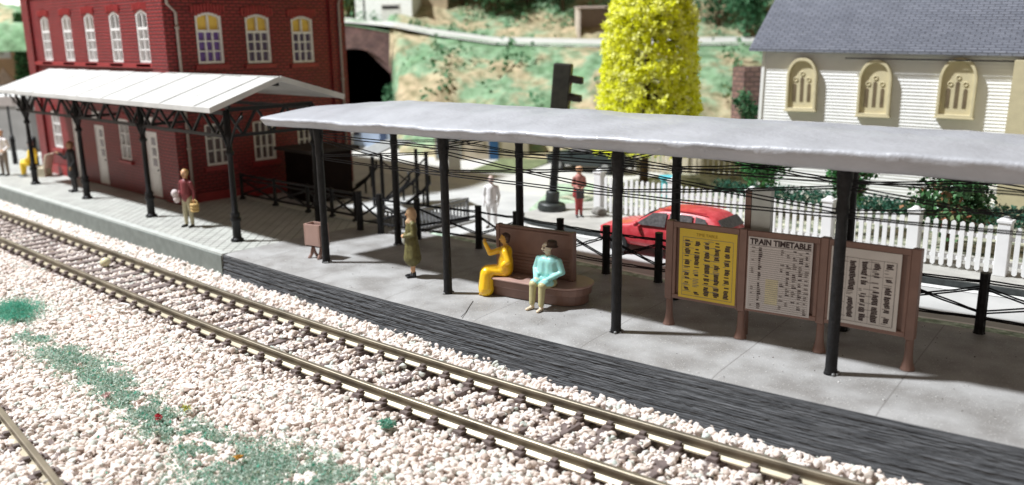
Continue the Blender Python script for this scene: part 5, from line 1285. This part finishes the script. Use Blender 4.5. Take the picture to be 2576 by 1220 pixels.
# ================================================================== FAR STREET
# stair railing beyond the platform
rl = thing('stair_railing', 'low grey railing with vertical bars around the subway stairs', 'railing')
rp_ = [Vector((-23.0, 17.9, -.16)), Vector((-21.7, 18.0, -.16)), Vector((-21.9, 20.9, -.16))]
RG = mat('railing_grey', (.20, .20, .20), .5, .3, 8)
for p, q in zip(rp_[:-1], rp_[1:]):
    mb = MB(); U_ = Vector((0, 0, 1)); mb.bar(p+U_*.80, q+U_*.80, .10, .05); mb.bar(p+U_*.68, q+U_*.68, .05, .05); mb.bar(p+U_*.12, q+U_*.12, .06, .06); n_ = int((q-p).length/.17)
    for k in range(n_+1): c = p.lerp(q, k/n_); mb.bar(c+U_*.12, c+U_*.68, .06, .04)
    for c in (p, q): mb.bar(c, c+U_*.82, .09, .09)
    mb.build('railing_panel', RG, rl)
mb = MB(); mb.box((-24.3, 18.2, -.14), (-21.8, 20.9, -.05)); o = mb.build('stair_cover', mat('dark_steps', (.06, .06, .065), .6, .3, 4)); tag(o, 'dark slab inside the grey stair railing', 'slab')
# cycle racks
rk = MB(); rack = thing('cycle_rack', 'curved black cycle rack bar nearest the paved platform', 'cycle rack', G(915, 487, -.16), radians(40), 'curved cycle racks')
mb = MB(); mb.tube([(-.6, 0, .05), (-.3, 0, .25), (.1, 0, .55), (.35, 0, .85), (.33, 0, 1.15)], .065, 8); mb.build('hoop', BLK, rack); mb = MB(); mb.tube([(.1, 0, 0), (.1, 0, .55)], .045, 8); mb.build('leg', BLK, rack)
for px, py, lab in [(930, 470, 'curved black cycle rack bar, tallest of the group'), (1010, 505, 'curved black cycle rack bar under the small glass roof'), (1035, 490, 'curved black cycle rack bar right of the shelter post'), (1060, 515, 'rightmost curved black cycle rack bar')]:
    dup(rack, G(px, py, -.16), radians(40), lab, 'curved cycle racks')
# small shelter with curved roof and crossed braces
sm = thing('cycle_shelter', 'small black framed shelter with a curved grey roof and crossed braces', 'shelter', (-25.6, 20.1, -.16), radians(68))
for x, y in ((0, 0), (1.75, 0), (0, 1.2), (1.75, 1.2)):
    mb = MB(); mb.bar((x, y, 0), (x, y, 2.1), .11, .11); mb.build('post', BLK, sm)
mb = MB(); mb.bar((0, .0, .4), (1.75, 0, 1.9), .05, .05); mb.bar((0, .06, 1.9), (1.75, .06, .4), .05, .05); mb.build('brace', BLK, sm)
mb = MB(); ang = np.linspace(0, 1, 9); vs = []
for t_ in ang: vs += [(-.35+2.6*t_, -.2, 2.08+.38*sin(pi*t_)), (-.35+2.6*t_, 1.5, 2.08+.38*sin(pi*t_)), (-.35+2.6*t_, 1.5, 2.13+.38*sin(pi*t_)), (-.35+2.6*t_, -.2, 2.13+.38*sin(pi*t_))]
mb.add(vs, [(4*i+a, 4*i+(a+1) % 4, 4*i+4+(a+1) % 4, 4*i+4+a) for i in range(8) for a in range(4)]+[(0, 1, 2, 3), (32, 33, 34, 35)]); mb.build('roof', mat('curved_roof_grey', (.30, .31, .31), .4), sm)
# kiosk
ki = thing('kiosk', 'dark brown kiosk with a flat grey roof at the end of the station building', 'kiosk', (-29.6, 20.2, -.16), 0)
mb = MB(); mb.box((-1.2, -.9, 0), (.8, .9, 2.0)); mb.build('wall', mat('kiosk_brown_shaded', (.010, .005, .004), .8, .2, 3, spec=.1), ki)  # brown taken near black: the wall's shade is in its colour
mb = MB(); mb.box((-1.5, -1.2, 2.0), (1.05, 1.15, 2.13)); mb.build('roof', mat('kiosk_roof', (.04, .033, .03), .8, spec=.1), ki)  # roof colour darkened as well for the shade on the kiosk
# low buildings and vehicles under the roof line
def boxbuilding(label, px0, px1, pyb, u, h, dep, col_, cat='building', name='building', extra=None, roofc=(.25, .25, .25)):
    c = A(px0, pyb, u); e = A(px1, pyb, u); c.z = e.z = -.16; d = e-c; t = thing(name, label, cat, c, atan2(d.y, d.x)); L = d.length
    mb = MB(); mb.box((0, 0, 0), (L, dep, h)); mb.build('wall', mat(label[:12]+'_wall', col_, .7, .08, 1), t)
    mb = MB(); mb.box((-.1, -.1, h), (L+.1, dep+.1, h+.12)); mb.build('roof', mat(label[:12]+'_roof', roofc, .7), t)
    for nm, a, b, z0, z1, c_ in (extra or []):
        mb = MB(); mb.box((L*a, -.05, z0), (L*b, -.003, z1)); mb.build(nm, mat(nm+str(c_), c_, .5), t)
    return t
boxbuilding('beige low building with a blue door and grey shutter behind the shelter', 1095, 1330, 408, 46, 1.7, 3, (.50, .43, .33), extra=[('door', .58, .68, 0, 1.45, (.02, .09, .22)), ('shutter', .02, .28, .1, 1.4, (.20, .24, .27)), ('window', .40, .52, .6, 1.2, (.42, .36, .28))])
boxbuilding('white post box shaped pillar in the street left of the beige building', 1128, 1158, 436, 40.5, 1.5, .5, (.75, .75, .75), 'pillar', 'pillar', roofc=(.7, .7, .7))
boxbuilding('pale green hedge bank beyond the far street', 1330, 1570, 398, 48, 1.9, 3, (.08, .30, .12), 'hedge', 'hedge_bank', roofc=(.10, .34, .15))
van = boxbuilding('silver blue van with dark windows parked far behind the shelter', 868, 985, 352, 52, 1.6, 2, (.45, .55, .72), 'van', 'van', extra=[('window', .15, .32, .7, 1.2, (.03, .03, .05)), ('rear_window', .75, .9, .3, 1.3, (.05, .08, .16))], roofc=(.5, .6, .8))
boxbuilding('blue and white van parked right of the silver blue van', 1000, 1065, 352, 52, 1.6, 2, (.70, .74, .80), 'van', 'van', extra=[('window', .2, .8, .7, 1.3, (.05, .08, .16))], roofc=(.4, .5, .7))
boxbuilding('grey paving shed with low walls left of the cycle shelter', 735, 875, 372, 50, .9, 2, (.42, .40, .37), 'shed', 'shed', roofc=(.5, .48, .46))
boxbuilding('small bright cyan box beside the yellow tree', 1672, 1698, 414, 33.5, .8, .6, (.10, .55, .68), 'box', 'box', roofc=(.10, .5, .62))
boxbuilding('cream house wall behind the beige fence', 1700, 1905, 405, 40, 1.6, 3, (.68, .63, .54), 'building', 'building', roofc=(.7, .66, .58))
# far-left background
hb = A(-40, 181, 70); he = A(62, 181, 70)
t = thing('house', 'orange beige house with a white roof and white window at the far left', 'house', (hb.x, hb.y, 0), atan2(he.y-hb.y, he.x-hb.x)); Lh = (he-hb).length
mb = MB(); mb.box((-3, 0, 0), (Lh-.4, 4, 7.1)); mb.build('wall', mat('house_orange', (.56, .36, .22), .7, .12, .7), t)
mb = MB(); mb.prism([(-3.5, -.5, 7.2), (-3.5, 4.5, 7.2), (-3.5, 2, 10)], (Lh+3.2, 0, 0)); mb.build('roof', mat('house_roof_white', (.78, .76, .68), .6), t)
mb = MB(); mb.box((-3.2, -.12, 6.7), (Lh-.2, .0, 7.18)); mb.build('eaves_board', mat('eaves_brown', (.20, .11, .06), .7), t)
for a, b in ((.2, 2.6),):
    mb = MB(); mb.box((Lh-b-.8, -.10, 5.0), (Lh-.9, -.002, 6.5)); f = mb.build('window', WHITE, t); mb = MB(); mb.box((Lh-b-.2, -.13, 5.25), (Lh-1.4, -.101, 6.3)); mb.build('pane', mat('net_curtain', (.5, .5, .44), .6, .2, 8), f)
mb = MB(); mb.prism([(Lh-2.8, -.06, 2.6), (Lh-.6, -.06, 2.6), (Lh-1.7, -.06, 4.3)], (0, .05, 0)); mb.build('gable_ornament', mat('ornament_pink', (.66, .50, .42), .7, .2, 3), t)
tr = thing('conifer', 'narrow dark green conifer between the far left house and the station', 'tree', (lambda c: Vector((c.x, c.y, 0)))(A(66, 181, 64)))
mb = MB(); mb.tube([(0, 0, 0), (0, 0, 6)], [.2, .08], 8); mb.build('trunk', MATS['bark'], tr)
k = 4500; z = rs.uniform(0, 8.2, k); a = rs.uniform(0, 2*pi, k); R1 = (.25+.095*(8.2-z))*rs.uniform(.5, 1.08, k)
pieces('crown', np.stack([R1*np.cos(a), R1*np.sin(a), z], 1), rs.uniform(.12, .3, k), rs.uniform(0, .7, k), LEAF, attr_mat('conifer_green', [(0, (.02, .07, .02)), (1, (.10, .24, .09))], .9), parent=tr)
boxbuilding('low white roofed shed with a dark hump left of the canopy', -60, 88, 400, 52, 3.2, 5, (.30, .29, .28), 'shed', 'shed', extra=[('sign_board', .42, .78, 2.75, 3.15, (.40, .36, .33))], roofc=(.75, .75, .73))
c = A(32, 196, 54.5); mb = MB(); mb.ball((0, 0, 0), 1.4, sc=(1.5, 1, .35)); o = mb.build('tarpaulin', mat('dark_hump', (.07, .07, .07), .6, .3, 3)); o.location = (c.x, c.y, 3.2); tag(o, 'dark grey hump lying on the white shed roof at the far left', 'tarpaulin')
boxbuilding('pale blue truck with a dark rear window at the far left of the street', 8, 78, 330, 58, 2.9, 3, (.52, .62, .74), 'truck', 'truck', extra=[('rear_window', .45, .98, .9, 1.7, (.10, .11, .12)), ('bumper', .05, .95, .1, .5, (.55, .6, .65))], roofc=(.62, .70, .82)) if False else None
vt = thing('truck', 'pale blue truck with a dark rear window behind the far left column', 'truck', (-50.2, 18.9, -.16), radians(60))
mb = MB(); mb.box((-1.3, 0, .4), (1.3, 4, 2.9)); mb.build('body', mat('pale_blue_paint', (.55, .64, .76), .4, .05, 2), vt, bevel=.1)
mb = MB(); mb.box((-.5, -.03, 1.1), (1.15, -.001, 1.7)); mb.build('rear_window', DARK, vt)
mb = MB(); mb.box((-1.2, -.06, .45), (1.2, -.002, .7)); mb.build('bumper', mat('bumper_grey', (.4, .42, .44), .5), vt)
for xw, yw in ((-1.15, .7), (1.15, .7), (-1.15, 3.2), (1.15, 3.2)):
    mb = MB(); mb.tube([(xw-.14, yw, .4), (xw+.14, yw, .4)], .4, 16); mb.build('wheel', MATS['tyre'], vt)
for i, (x, y) in enumerate([(-48.8, 15.9), (-47.7, 16.6), (-50.4, 15.4)]):
    mb = MB(); mb.lathe((0, 0, 0), [(.13, 0), (.12, 1.2), (.14, 1.35), (.1, 1.6)], 10); o = mb.build('bollard', BLK); o.location = (x, y, -.1); tag(o, ['black bollard in front of the pale blue truck', 'black bollard nearest the station wall by the truck', 'leftmost black bollard at the picture edge'][i], 'bollard', 'black bollards at the far left')
sgn = thing('street_sign', 'small grey sign lettered E above the far left column', 'sign', (lambda c: Vector((c.x, c.y, 0)))(A(12, 232, 47)), radians(38))
mb = MB(); mb.bar((0, .05, 0), (0, .05, 3.6), .08, .08); mb.build('pole', BLK, sgn); mb = MB(); mb.box((-.7, -.03, 2.9), (.7, .0, 3.4)); mb.build('panel', mat('sign_grey', (.40, .36, .34), .6), sgn); text_mesh('E', .42, INK, sgn, (.45, -.035, 3.15))
